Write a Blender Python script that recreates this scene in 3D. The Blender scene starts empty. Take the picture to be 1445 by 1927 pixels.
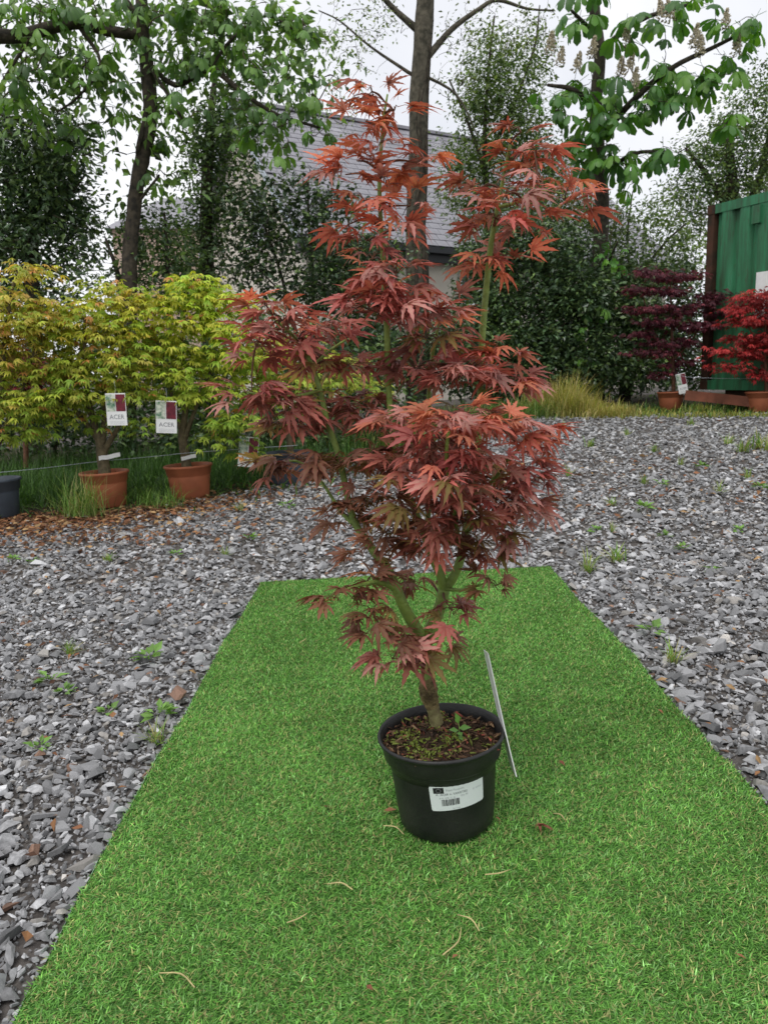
import bpy, bmesh, math, random
import numpy as np
from mathutils import Vector, Matrix

rng = np.random.default_rng(11)
random.seed(11)
S = bpy.context.scene
COL = S.collection
rad = math.radians

# ------------------------------------------------------------------ camera
H, PIT, F = 0.936, rad(10.2), 1401.0          # eye height, downward pitch, focal length in photo pixels
cam_data = bpy.data.cameras.new('camera')
cam = bpy.data.objects.new('camera', cam_data)
COL.objects.link(cam)
cam.location = (0, 0, H)
cam.rotation_euler = (math.pi / 2 - PIT, 0, 0)
cam_data.sensor_fit = 'VERTICAL'
cam_data.sensor_height = 36.0
cam_data.lens = 36.0 * F / 1927.0
cam_data.clip_start = 0.05
cam_data.clip_end = 3000
cam_data.dof.use_dof = True
cam_data.dof.focus_distance = 1.6
cam_data.dof.aperture_fstop = 11.0
S.camera = cam

# ------------------------------------------------------------------ sky, sun, exposure
SUN_EL, SUN_AZ = rad(62), rad(215)            # soft light through cloud, from behind the viewer's left
world = bpy.data.worlds.new('World')
S.world = world
world.use_nodes = True
wn, wl = world.node_tree.nodes, world.node_tree.links
wn.clear()
w_out = wn.new('ShaderNodeOutputWorld')
w_bg = wn.new('ShaderNodeBackground')
w_sky = wn.new('ShaderNodeTexSky')
w_sky.sky_type = 'NISHITA'
w_sky.sun_disc = False
w_sky.sun_elevation = SUN_EL
w_sky.sun_rotation = SUN_AZ
w_dim = wn.new('ShaderNodeVectorMath'); w_dim.operation = 'SCALE'; w_dim.inputs['Scale'].default_value = 0.10
w_tc = wn.new('ShaderNodeTexCoord')
w_no = wn.new('ShaderNodeTexNoise')
w_no.inputs['Scale'].default_value = 2.6
w_no.inputs['Detail'].default_value = 5
w_no.inputs['Distortion'].default_value = 0.4
w_ra = wn.new('ShaderNodeValToRGB')
w_ra.color_ramp.elements[0].position = 0.30
w_ra.color_ramp.elements[0].color = (0.70, 0.72, 0.78, 1)
w_ra.color_ramp.elements[1].position = 0.68
w_ra.color_ramp.elements[1].color = (0.97, 0.97, 0.985, 1)
w_mx = wn.new('ShaderNodeMixRGB'); w_mx.inputs['Fac'].default_value = 0.92
wl.new(w_sky.outputs['Color'], w_dim.inputs[0])
wl.new(w_tc.outputs['Generated'], w_no.inputs['Vector'])
wl.new(w_no.outputs['Fac'], w_ra.inputs['Fac'])
wl.new(w_dim.outputs['Vector'], w_mx.inputs['Color1'])
wl.new(w_ra.outputs['Color'], w_mx.inputs['Color2'])
wl.new(w_mx.outputs['Color'], w_bg.inputs['Color'])
w_bg.inputs['Strength'].default_value = 1.0
wl.new(w_bg.outputs['Background'], w_out.inputs['Surface'])

sun_data = bpy.data.lights.new('sun', 'SUN')
sun_data.energy = 1.3
sun_data.angle = rad(35)
sun_data.color = (1.0, 0.97, 0.93)
sun = bpy.data.objects.new('sun', sun_data)
COL.objects.link(sun)
sd = Vector((math.sin(SUN_AZ) * math.cos(SUN_EL), math.cos(SUN_AZ) * math.cos(SUN_EL), math.sin(SUN_EL)))
sun.rotation_euler = sd.to_track_quat('Z', 'Y').to_euler()

S.view_settings.view_transform = 'Standard'
S.view_settings.look = 'None'
S.view_settings.gamma = 1.0
S.view_settings.exposure = 0.27
S.view_settings.use_curve_mapping = False
S.render.engine = 'CYCLES'
S.cycles.max_bounces = 6
S.cycles.diffuse_bounces = 3
S.cycles.glossy_bounces = 2
S.cycles.transmission_bounces = 3
S.cycles.use_denoising = True

# ------------------------------------------------------------------ placing helpers
def gz(x, y):                                  # the yard slopes up to the right and to the back
    t = np.clip(np.asarray(y, float) - 2.5, 0, 9.5)
    return 0.52 * np.tanh((np.asarray(x, float) - 0.12) / 8.0) + 0.039 * t * t / (t + 0.6)

cp, sp = math.cos(PIT), math.sin(PIT)
def ray(u, v):
    a, b = (u - 722.5) / F, (963.5 - v) / F
    return np.array([a, b * sp + cp, b * cp - sp])
def P(u, v, Y):                                # world point seen at (u, v) standing Y metres away
    d = ray(u, v)
    return np.array([0, 0, H]) + d * (Y / d[1])
def G(u, v, up=0.0):                                   # the point of the ground seen at (u, v)
    d = ray(u, v); lo, hi = 0.3, 60.0
    for _ in range(60):
        m = (lo + hi) / 2
        q = d * (m / d[1])
        if H + q[2] > gz(q[0], m) + up: lo = m
        else: hi = m
    q = d * (lo / d[1])
    return np.array([q[0], lo, float(gz(q[0], lo))])
def px(n, Y): return n * Y / F                 # n photo pixels at Y metres, in metres
def inside(x, y, poly):
    r = np.zeros(len(x), bool); n = len(poly)
    for i in range(n):
        x1, y1 = poly[i]; x2, y2 = poly[(i + 1) % n]
        c = ((y1 > y) != (y2 > y)) & (x < (x2 - x1) * (y - y1) / ((y2 - y1) if y2 != y1 else 1e-9) + x1)
        r ^= c
    return r

# ------------------------------------------------------------------ mesh helpers
def link(o, parent=None):
    COL.objects.link(o)
    if parent is not None:
        o.parent = parent
        o.matrix_parent_inverse = Matrix.Translation(-WLOC.get(parent.name, Vector((0, 0, 0))))
    return o
WLOC = {}
def thing(name, label, cat, loc=(0, 0, 0), group=None):
    o = bpy.data.objects.new(name, None)
    COL.objects.link(o)
    o.empty_display_size = 0.1
    o.location = loc
    WLOC[o.name] = Vector(loc)
    return tag(o, label, cat, group)
def tag(o, label=None, cat=None, group=None, kind=None):
    if label: o['label'] = label
    if cat: o['category'] = cat
    if group: o['group'] = group
    if kind: o['kind'] = kind
    return o
def tri_mesh(name, V, T, mat=None, col=None, lv=None, smooth=False, quads=None):
    me = bpy.data.meshes.new(name)
    V = np.asarray(V, np.float32); T = np.asarray(T, np.int32).reshape(-1, 3)
    me.vertices.add(len(V)); me.vertices.foreach_set('co', V.ravel())
    me.loops.add(T.size); me.loops.foreach_set('vertex_index', T.ravel())
    me.polygons.add(len(T)); me.polygons.foreach_set('loop_start', np.arange(0, T.size, 3, dtype=np.int32))
    me.polygons.foreach_set('use_smooth', np.full(len(T), bool(smooth)))
    if col is not None:
        c = np.ones((len(V), 4), np.float32); c[:, :3] = col
        me.attributes.new('Col', 'FLOAT_COLOR', 'POINT').data.foreach_set('color', c.ravel())
    if lv is not None:
        c = np.ones((len(V), 4), np.float32); c[:, :2] = lv; c[:, 2] = 0
        me.attributes.new('lv', 'FLOAT_COLOR', 'POINT').data.foreach_set('color', c.ravel())
    me.update(calc_edges=True); me.validate()
    if mat: me.materials.append(mat)
    return me
def mesh_obj(name, me, parent=None): return link(bpy.data.objects.new(name, me), parent)
def bm_obj(name, bm, mat, parent=None, smooth=False):
    me = bpy.data.meshes.new(name)
    bmesh.ops.recalc_face_normals(bm, faces=bm.faces)
    bm.to_mesh(me); bm.free()
    if smooth: me.polygons.foreach_set('use_smooth', np.ones(len(me.polygons), bool))
    me.materials.append(mat)
    return mesh_obj(name, me, parent)
def box(bm, o, ax, ay, az, lo, hi):            # a box spanned in its own axes
    o, ax, ay, az = [np.asarray(k, float) for k in (o, ax, ay, az)]
    vs = []
    for k in range(8):
        f = [hi[i] if (k >> i) & 1 else lo[i] for i in range(3)]
        vs.append(bm.verts.new(o + ax * f[0] + ay * f[1] + az * f[2]))
    for q in ((0, 2, 3, 1), (4, 5, 7, 6), (0, 1, 5, 4), (2, 6, 7, 3), (0, 4, 6, 2), (1, 3, 7, 5)):
        bm.faces.new([vs[i] for i in q])
def unit(a): a = np.asarray(a, float); return a / np.linalg.norm(a)
class Tubes:                                   # many tapered stems in one mesh
    def __init__(s): s.V, s.T, s.n = [], [], 0
    def add(s, pts, rs, k=6, smooth=0, jit=0.0):
        pts = np.asarray(pts, float); rs = np.asarray(rs, float)
        if smooth and len(pts) > 2:
            t = np.linspace(0, len(pts) - 1, (len(pts) - 1) * smooth + 1)
            pts, rs = catmull(pts, t), np.interp(t, range(len(rs)), rs)
        n = len(pts)
        d = np.gradient(pts, axis=0); d /= np.linalg.norm(d, axis=1)[:, None] + 1e-9
        ref = np.array([0.31, 0.87, 0.1]) if abs(d[0][2]) > 0.6 else np.array([0, 0, 1.0])
        a = np.cross(d, ref); a /= np.linalg.norm(a, axis=1)[:, None] + 1e-9
        b = np.cross(d, a)
        th = np.arange(k) * 2 * math.pi / k
        rr = rs[:, None] * (1 + jit * rng.standard_normal((n, k)))
        ring = pts[:, None, :] + rr[..., None] * (np.cos(th)[None, :, None] * a[:, None, :] + np.sin(th)[None, :, None] * b[:, None, :])
        i = np.arange(n - 1)[:, None] * k; j = np.arange(k)[None, :]; jn = (j + 1) % k
        p, q, r, t_ = i + j, i + jn, i + k + jn, i + k + j
        T = np.concatenate([np.stack([p, q, r], -1).reshape(-1, 3), np.stack([p, r, t_], -1).reshape(-1, 3)])
        V = ring.reshape(-1, 3)
        V = np.vstack([V, pts[-1:] + d[-1:] * rs[-1]])
        cap = np.stack([(n - 1) * k + np.arange(k), (n - 1) * k + (np.arange(k) + 1) % k, np.full(k, n * k)], -1)
        s.V.append(V); s.T.append(np.vstack([T, cap]) + s.n); s.n += len(V)
    def build(s, name, mat, parent=None):
        return mesh_obj(name, tri_mesh(name, np.vstack(s.V), np.vstack(s.T), mat, smooth=True), parent)
def catmull(p, t):
    p = np.vstack([2 * p[0] - p[1], p, 2 * p[-1] - p[-2]])
    i = np.clip(t.astype(int), 0, len(p) - 4); f = (t - i)[:, None]
    a, b, c, d = p[i], p[i + 1], p[i + 2], p[i + 3]
    return 0.5 * (2 * b + (c - a) * f + (2 * a - 5 * b + 4 * c - d) * f ** 2 + (3 * b - a - 3 * c + d) * f ** 3)
def frames(d, n):                              # rotation matrices with x along d and z near n
    d = d / (np.linalg.norm(d, axis=1)[:, None] + 1e-9)
    z = n - (n * d).sum(1)[:, None] * d
    z /= np.linalg.norm(z, axis=1)[:, None] + 1e-9
    return np.stack([d, np.cross(z, d), z], -1)
def scatter(variants, which, R, s, t, col):    # one mesh out of many placed pieces; returns arrays
    Vs, Ts, Cs, Ls, n = [], [], [], [], 0
    s = np.asarray(s, float); s = s if s.ndim == 2 else np.repeat(s[:, None], 3, 1)
    for k, va in enumerate(variants):
        m = np.nonzero(which == k)[0]
        if not len(m): continue
        v = np.einsum('nij,nvj->nvi', R[m], va['V'][None] * s[m][:, None, :]) + t[m][:, None, :]
        nv = len(va['V'])
        Vs.append(v.reshape(-1, 3)); Cs.append(np.repeat(col[m], nv, 0)); Ls.append(np.tile(va['L'], (len(m), 1)))
        Ts.append((va['T'][None] + (np.arange(len(m)) * nv)[:, None, None]).reshape(-1, 3) + n)
        n += nv * len(m)
    return np.vstack(Vs), np.vstack(Ts), np.vstack(Cs), np.vstack(Ls)
def scatter_obj(name, variants, which, R, s, t, col, mat, parent=None):
    V, T, Cc, L = scatter(variants, which, R, s, t, col)
    o = mesh_obj(name, tri_mesh(name, V, T, mat, Cc, L), parent)
    return tag(o, kind='stuff')

# ------------------------------------------------------------------ materials
def new_mat(name):
    m = bpy.data.materials.new(name); m.use_nodes = True
    n, l = m.node_tree.nodes, m.node_tree.links
    return m, n, l, n['Principled BSDF']
def plain(name, c, rough=0.6, spec=0.4, metal=0.0, var=0.0, scale=20, bump=0.0, bscale=60, c2=None):
    m, n, l, p = new_mat(name)
    p.inputs['Roughness'].default_value = rough
    p.inputs['Specular IOR Level'].default_value = spec
    p.inputs['Metallic'].default_value = metal
    p.inputs['Base Color'].default_value = (*c, 1)
    tc = n.new('ShaderNodeTexCoord')
    if var or c2:
        no = n.new('ShaderNodeTexNoise'); no.inputs['Scale'].default_value = scale; no.inputs['Detail'].default_value = 6
        ra = n.new('ShaderNodeValToRGB')
        lo = c2 if c2 else tuple(k * (1 - var) for k in c)
        hi = c if c2 else tuple(min(1, k * (1 + var)) for k in c)
        ra.color_ramp.elements[0].color = (*lo, 1); ra.color_ramp.elements[1].color = (*hi, 1)
        ra.color_ramp.elements[0].position = 0.33; ra.color_ramp.elements[1].position = 0.66
        l.new(tc.outputs['Object'], no.inputs['Vector']); l.new(no.outputs['Fac'], ra.inputs['Fac']); l.new(ra.outputs['Color'], p.inputs['Base Color'])
    if bump:
        nb = n.new('ShaderNodeTexNoise'); nb.inputs['Scale'].default_value = bscale; nb.inputs['Detail'].default_value = 5
        bu = n.new('ShaderNodeBump'); bu.inputs['Strength'].default_value = bump; bu.inputs['Distance'].default_value = 0.01
        l.new(tc.outputs['Object'], nb.inputs['Vector']); l.new(nb.outputs['Fac'], bu.inputs['Height']); l.new(bu.outputs['Normal'], p.inputs['Normal'])
    return m
def leaf_mat(name, src, rough=0.42, spec=0.45, trans=0.3, tcol=(1.5, 1.0, 0.6), tip=(1, 1, 1), rib=(1.25, 1.25, 1.1), single=False):
    m, n, l, p = new_mat(name)                 # src: 'obj' = the object's own colour, 'attr' = colour stored on the mesh
    if src == 'obj':
        s = n.new('ShaderNodeObjectInfo'); base = s.outputs['Color']
    else:
        s = n.new('ShaderNodeAttribute'); s.attribute_name = 'Col'; base = s.outputs['Color']
    lv = n.new('ShaderNodeAttribute'); lv.attribute_name = 'lv'
    sep = n.new('ShaderNodeSeparateColor'); l.new(lv.outputs['Color'], sep.inputs[0])
    def mul(a, c, fac):
        x = n.new('ShaderNodeMixRGB'); x.blend_type = 'MULTIPLY'
        l.new(a, x.inputs['Color1']); x.inputs['Color2'].default_value = (*c, 1)
        if isinstance(fac, float): x.inputs['Fac'].default_value = fac
        else: l.new(fac, x.inputs['Fac'])
        return x.outputs['Color']
    c1 = mul(base, tip, sep.outputs[0])
    c2 = mul(c1, rib, sep.outputs[1])
    tc = n.new('ShaderNodeTexCoord'); no = n.new('ShaderNodeTexNoise')
    no.inputs['Scale'].default_value = 45; no.inputs['Detail'].default_value = 3
    l.new(tc.outputs['Object'], no.inputs['Vector'])
    mr = n.new('ShaderNodeMapRange'); mr.inputs['To Min'].default_value = 0.72; mr.inputs['To Max'].default_value = 1.28
    l.new(no.outputs['Fac'], mr.inputs['Value'])
    vm = n.new('ShaderNodeVectorMath'); vm.operation = 'SCALE'
    l.new(c2, vm.inputs[0]); l.new(mr.outputs['Result'], vm.inputs['Scale'])
    l.new(vm.outputs['Vector'], p.inputs['Base Color'])
    p.inputs['Roughness'].default_value = rough
    p.inputs['Specular IOR Level'].default_value = spec
    if trans > 0:
        tr = n.new('ShaderNodeBsdfTranslucent'); l.new(mul(c2, tcol, 1.0), tr.inputs['Color'])
        mx = n.new('ShaderNodeMixShader'); mx.inputs['Fac'].default_value = trans
        l.new(p.outputs['BSDF'], mx.inputs[1]); l.new(tr.outputs['BSDF'], mx.inputs[2])
        l.new(mx.outputs['Shader'], n['Material Output'].inputs['Surface'])
    return m

M = {}
M['hero_o'] = leaf_mat('red_maple_leaf', 'obj', 0.5, 0.32, 0.32, (1.3, 1.05, 0.85), (1.1, 0.85, 0.9), (1.05, 1.6, 1.35))
M['hero_a'] = leaf_mat('red_maple_foliage', 'attr', 0.5, 0.32, 0.32, (1.3, 1.05, 0.85), (1.1, 0.85, 0.9), (1.05, 1.6, 1.35))
M['yel_o'] = leaf_mat('yellow_maple_leaf', 'obj', 0.5, 0.35, 0.38, (1.15, 1.15, 0.7), (1.12, 0.90, 0.85), (1.1, 1.12, 1.0))
M['yel_a'] = leaf_mat('yellow_maple_foliage', 'attr', 0.5, 0.35, 0.38, (1.15, 1.15, 0.7), (1.12, 0.90, 0.85), (1.1, 1.12, 1.0))
M['leaf_a'] = leaf_mat('green_foliage', 'attr', 0.42, 0.45, 0.25, (1.3, 1.4, 0.5))
M['gloss_a'] = leaf_mat('evergreen_foliage', 'attr', 0.28, 0.55, 0.10, (1.2, 1.3, 0.5))
M['chest_o'] = leaf_mat('chestnut_leaf', 'obj', 0.45, 0.4, 0.36, (1.3, 1.5, 0.45), (1, 1, 1), (1.15, 1.15, 1.0))
M['grass_a'] = leaf_mat('grass_blade', 'attr', 0.5, 0.35, 0.25, (1.2, 1.3, 0.5), (1.12, 1.12, 1.0), (1, 1, 1))
M['turf_a'] = leaf_mat('turf_fibre', 'attr', 0.6, 0.25, 0.20, (1.1, 1.3, 0.6), (1.15, 1.15, 1.1), (1, 1, 1))
M['litter_a'] = leaf_mat('dead_leaf', 'attr', 0.7, 0.2, 0.1, (1.2, 1, 0.7))
M['petal_a'] = leaf_mat('petal', 'attr', 0.6, 0.2, 0.2, (1, 1, 1))
def stone_mat():
    m, n, l, p = new_mat('crushed_stone')
    a = n.new('ShaderNodeAttribute'); a.attribute_name = 'Col'
    tc = n.new('ShaderNodeTexCoord')
    no = n.new('ShaderNodeTexNoise'); no.inputs['Scale'].default_value = 70; no.inputs['Detail'].default_value = 7; no.inputs['Roughness'].default_value = 0.65
    l.new(tc.outputs['Object'], no.inputs['Vector'])
    mr = n.new('ShaderNodeMapRange'); mr.inputs['From Min'].default_value = 0.3; mr.inputs['From Max'].default_value = 0.7
    mr.inputs['To Min'].default_value = 0.62; mr.inputs['To Max'].default_value = 1.35
    l.new(no.outputs['Fac'], mr.inputs['Value'])
    vm = n.new('ShaderNodeVectorMath'); vm.operation = 'SCALE'
    l.new(a.outputs['Color'], vm.inputs[0]); l.new(mr.outputs['Result'], vm.inputs['Scale']); l.new(vm.outputs['Vector'], p.inputs['Base Color'])
    bu = n.new('ShaderNodeBump'); bu.inputs['Strength'].default_value = 0.5; bu.inputs['Distance'].default_value = 0.004
    l.new(no.outputs['Fac'], bu.inputs['Height']); l.new(bu.outputs['Normal'], p.inputs['Normal'])
    p.inputs['Roughness'].default_value = 0.62
    p.inputs['Specular IOR Level'].default_value = 0.35
    return m
M['stone'] = stone_mat()
def stone_obj_mat():
    m = M['stone'].copy(); m.name = 'crushed_stone_single'
    n, l = m.node_tree.nodes, m.node_tree.links
    a = [k for k in n if k.type == 'ATTRIBUTE'][0]
    s = n.new('ShaderNodeObjectInfo')
    for k in list(l):
        if k.from_node == a: l.new(s.outputs['Color'], k.to_socket)
    return m
M['stone_o'] = stone_obj_mat()
M['ground'] = plain('yard_soil', (0.10, 0.09, 0.082), 0.9, 0.2, var=0.4, scale=30, bump=0.8, bscale=90)
M['bark'] = plain('dark_bark', (0.085, 0.07, 0.05), 0.85, 0.2, c2=(0.03, 0.027, 0.022), scale=18, bump=1.0, bscale=35)
M['bark_ivy'] = plain('ivy_covered_bark', (0.13, 0.115, 0.085), 0.85, 0.2, c2=(0.045, 0.042, 0.03), scale=14, bump=1.0, bscale=28)
M['twig'] = plain('twig_bark', (0.07, 0.055, 0.035), 0.8, 0.2, var=0.3, scale=30)
M['stem_green'] = plain('green_stem_bark', (0.25, 0.37, 0.075), 0.5, 0.35, c2=(0.15, 0.21, 0.05), scale=35, bump=0.4, bscale=120)
M['graft'] = plain('graft_bark', (0.26, 0.20, 0.09), 0.8, 0.2, c2=(0.07, 0.05, 0.025), scale=45, bump=1.0, bscale=90)
M['stem_red'] = plain('brown_red_twig', (0.12, 0.055, 0.03), 0.55, 0.3, var=0.3, scale=40)
M['stem_grey'] = plain('olive_grey_stem', (0.13, 0.105, 0.06), 0.75, 0.25, var=0.35, scale=30, bump=0.5, bscale=60)
M['black_pot'] = plain('black_plastic', (0.010, 0.010, 0.011), 0.45, 0.4, c2=(0.026, 0.026, 0.024), scale=14, bump=0.12, bscale=160)
M['terracotta'] = plain('terracotta_plastic', (0.36, 0.115, 0.055), 0.55, 0.35, var=0.15, scale=9, bump=0.1, bscale=100)
M['grey_pot'] = plain('blue_grey_plastic', (0.06, 0.075, 0.095), 0.55, 0.35, var=0.15, scale=10)
M['soil'] = plain('potting_soil', (0.05, 0.032, 0.02), 0.95, 0.15, var=0.6, scale=60, bump=1.0, bscale=130)
M['white'] = plain('white_card', (0.80, 0.81, 0.79), 0.45, 0.4, var=0.05, scale=12)
M['sticker'] = plain('white_sticker', (0.74, 0.78, 0.78), 0.4, 0.4)
M['ink'] = plain('black_ink', (0.02, 0.02, 0.022), 0.5, 0.3)
M['ink_grey'] = plain('grey_ink', (0.20, 0.21, 0.22), 0.5, 0.3)
M['ink_soft'] = plain('faded_ink', (0.42, 0.44, 0.45), 0.5, 0.3)
M['pic_green'] = plain('printed_pale_leaves', (0.66, 0.70, 0.58), 0.4, 0.4, c2=(0.05, 0.17, 0.09), scale=38)
M['pic_red'] = plain('printed_maroon_leaves', (0.20, 0.02, 0.035), 0.4, 0.4, c2=(0.10, 0.012, 0.022), scale=42)
M['wire'] = plain('galvanised_wire', (0.42, 0.46, 0.50), 0.4, 0.5, metal=0.3)
M['mat_back'] = plain('turf_backing', (0.06, 0.15, 0.03), 0.8, 0.2, var=0.3, scale=60)
M['mat_edge'] = plain('turf_cut_edge', (0.32, 0.52, 0.33), 0.7, 0.2, var=0.25, scale=80)
M['straw'] = plain('straw', (0.50, 0.42, 0.20), 0.7, 0.2, var=0.2, scale=50)
M['cane'] = plain('bamboo_cane', (0.36, 0.28, 0.17), 0.6, 0.3, var=0.35, scale=8)
M['render_wall'] = plain('cream_render', (0.66, 0.61, 0.53), 0.9, 0.2, var=0.07, scale=1.5, bump=0.25, bscale=40)
M['slate'] = plain('roof_slate', (0.27, 0.265, 0.29), 0.55, 0.4, var=0.22, scale=2.2, bump=0.3, bscale=12)
M['fascia'] = plain('black_fascia', (0.018, 0.02, 0.024), 0.4, 0.4)
M['white_frame'] = plain('white_window_frame', (0.78, 0.80, 0.82), 0.4, 0.4)
M['verge'] = plain('pale_verge_board', (0.40, 0.45, 0.50), 0.5, 0.4)
M['glass'] = plain('dark_window_glass', (0.02, 0.024, 0.028), 0.06, 0.6)

# ------------------------------------------------------------------ leaf shapes
def maple_leaf(seed, lobes=7, seg=7, wid=0.20, cut=0.16, curl=0.5, saw=0.2, petiole=0.42, spread=1.0, tipx=1.15):
    r = random.Random(seed)
    angs = {5: [0, 38, 82], 7: [0, 33, 68, 112], 9: [0, 28, 58, 90, 125]}[lobes]
    lens = {5: [1, .88, .58], 7: [1, .92, .70, .40], 9: [1, .95, .8, .6, .36]}[lobes]
    V, T, L = [], [], []
    O = np.array([petiole, 0, 0.10 * petiole])
    def face(*a): T.append(a)
    for k, (a0, l0) in enumerate(zip(angs, lens)):
        for sg in ((1,) if k == 0 else (1, -1)):
            a = rad(a0 * spread * sg + r.uniform(-6, 6)); ln = l0 * r.uniform(.88, 1.1)
            d = np.array([math.cos(a), math.sin(a), 0]); p = np.array([-d[1], d[0], 0])
            lc = curl * r.uniform(.6, 1.4); bend = r.uniform(-.18, .18); tw = r.uniform(-.25, .25); z0 = r.uniform(-.012, .012)
            rows = []
            for i in range(seg + 1):
                t = i / seg
                w = wid * ln * (cut / wid * (1 - t) ** 3 + 1.95 * t ** 0.9 * (1 - t) ** tipx) if t < 1 else 0
                if 0 < i < seg: w *= (1 + (saw if i % 2 else -saw))
                c = O + d * ln * t + p * bend * ln * t * t
                c[2] += z0 - lc * ln * t * t * 0.62 + 0.10 * t * (1 - t)
                row = []
                if i == seg:
                    V.append(c); L.append((1, 0.6)); row = [len(V) - 1]
                else:
                    for q, e in ((-1, 0), (0, 1), (1, 0)):
                        z = abs(q) * w * 0.32 + q * tw * w
                        V.append(c + p * q * w + np.array([0, 0, z])); L.append((t, e)); row.append(len(V) - 1)
                rows.append(row)
            for A, B in zip(rows[:-1], rows[1:]):
                if len(B) == 3:
                    for q in (0, 1):
                        face(A[q], A[q + 1], B[q + 1]); face(A[q], B[q + 1], B[q])
                else:
                    face(A[0], A[1], B[0]); face(A[1], A[2], B[0])
    b = len(V)                                  # the leaf stalk
    for c, w in ((np.zeros(3), .012), (O * np.array([.5, 1, 1]) + np.array([0, 0, .05 * petiole]), .009), (O, .009)):
        for q in range(3):
            th = q * 2.094
            V.append(c + w * np.array([0, math.cos(th), math.sin(th)])); L.append((0, 1))
    for i in range(2):
        for q in range(3):
            a, c = b + i * 3 + q, b + i * 3 + (q + 1) % 3
            face(a, c, c + 3); face(a, c + 3, a + 3)
    return dict(V=np.array(V), T=np.array(T), L=np.array(L))
def chestnut_leaf(seed):
    r = random.Random(seed); V, T, L = [], [], []
    for a0, l0 in ((0, 1), (38, .95), (-38, .95), (80, .72), (-80, .72), (118, .45), (-118, .45))[:r.choice((5, 7, 7))]:
        a = rad(a0 + r.uniform(-8, 8)); ln = l0 * r.uniform(.9, 1.1)
        d = np.array([math.cos(a), math.sin(a), 0]); p = np.array([-d[1], d[0], 0]); dr = r.uniform(.75, 1.15); rows = []
        for i in range(6):
            t = i / 5; w = ln * (0.02 + 0.285 * t ** 1.4 * (1 - t ** 5)) * (1.0 if t < 1 else 0)
            hor = math.sin(min(1.0, t * dr) * 1.35) / 1.35
            c = np.array([.10, 0, 0]) + d * ln * hor * 0.85; c[2] -= ln * (1 - math.cos(t * dr * 1.35)) * 0.75
            if i == 5: V.append(c); L.append((1, .5)); rows.append([len(V) - 1])
            else:
                row = []
                for q in (-1, 0, 1):
                    V.append(c + p * q * w + np.array([0, 0, -abs(q) * w * .35])); L.append((t, 1 - abs(q))); row.append(len(V) - 1)
                rows.append(row)
        for A, B in zip(rows[:-1], rows[1:]):
            if len(B) == 3:
                for q in (0, 1): T += [(A[q], A[q + 1], B[q + 1]), (A[q], B[q + 1], B[q])]
            else: T += [(A[0], A[1], B[0]), (A[1], A[2], B[0])]
    b = len(V)
    for c in (np.array([-.55, 0, -.0]), np.array([.10, 0, 0])):
        for q in range(3): V.append(c + .012 * np.array([0, math.cos(q * 2.1), math.sin(q * 2.1)])); L.append((0, 1))
    for q in range(3):
        a, c = b + q, b + (q + 1) % 3; T += [(a, c, c + 3), (a, c + 3, a + 3)]
    return dict(V=np.array(V), T=np.array(T), L=np.array(L))
def simple_leaf(w=0.27, fold=0.12, droop=0.12):
    V = np.array([[0, 0, 0], [.42, w, fold - droop * .3], [.42, 0, -droop * .2], [.42, -w, fold - droop * .3], [1, 0, -droop]], float)
    T = np.array([[0, 2, 1], [0, 3, 2], [1, 2, 4], [2, 3, 4]])
    return dict(V=V, T=T, L=np.array([[0, 1], [.4, 0], [.4, 1], [.4, 0], [1, .5]], float))
HERO_LEAF = [maple_leaf(k, lobes=7 if k % 3 else 9, seg=9, wid=.185, cut=.045, curl=(.10, .30, .48, .68, .9)[k % 5], saw=.24, petiole=.40) for k in range(12)]
YEL_LEAF = [maple_leaf(50 + k, lobes=7, seg=4, wid=.25, cut=.17, curl=.5 + .12 * (k % 4), saw=.05, petiole=.40) for k in range(8)]
SMALL_MAPLE = [maple_leaf(80 + k, lobes=5, seg=2, wid=.30, cut=.2, curl=.8, saw=0, petiole=.3) for k in range(4)]
CHEST_LEAF = [chestnut_leaf(100 + k) for k in range(8)]
OVAL = [simple_leaf(.27, .10, .15), simple_leaf(.22, .14, .3), simple_leaf(.31, .06, .05)]
for lst in (HERO_LEAF, YEL_LEAF):
    for va in lst: va['me'] = None
def leaf_meshes(lst, name, mat):
    return [tri_mesh(name, va['V'], va['T'], mat, None, va['L'], smooth=True) for va in lst]
HERO_ME = leaf_meshes(HERO_LEAF, 'leaf', M['hero_o'])
YEL_ME = leaf_meshes(YEL_LEAF, 'leaf', M['yel_o'])
CHEST_ME = leaf_meshes(CHEST_LEAF, 'leaf', M['chest_o'])
def place_leaf(me, R, s, t, col, parent, name='leaf'):
    o = bpy.data.objects.new(name, me)
    m = Matrix([[*(R[i] * s), t[i]] for i in range(3)] + [[0, 0, 0, 1]])
    link(o, parent); o.matrix_basis = m
    o.color = (*col, 1)
    return o
def mix(a, b, t): return np.asarray(a) * (1 - t) + np.asarray(b) * t

# ------------------------------------------------------------------ ground
def spaced(a, b, near, n): 
    t = np.linspace(-1, 1, n); return np.sign(t) * (np.abs(t) ** 3) * (b - a) / 2 + (a + b) / 2
gx = np.unique(np.concatenate([np.linspace(-9, 9, 91), np.sign(np.linspace(-1, 1, 40)) * (9 + 900 * np.abs(np.linspace(-1, 1, 40)) ** 3)]))
gy = np.unique(np.concatenate([np.linspace(-2, 16, 91), 16 + 1500 * np.linspace(0, 1, 24) ** 3, -2 - 200 * np.linspace(0, 1, 10) ** 3]))
X, Y = np.meshgrid(gx, gy)
Z = gz(X, Y) - 0.012
nx = len(gx)
i, j = np.meshgrid(np.arange(len(gy) - 1), np.arange(nx - 1), indexing='ij')
q = (i * nx + j).ravel()
GT = np.concatenate([np.stack([q, q + 1, q + nx + 1], -1), np.stack([q, q + nx + 1, q + nx], -1)])
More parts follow.
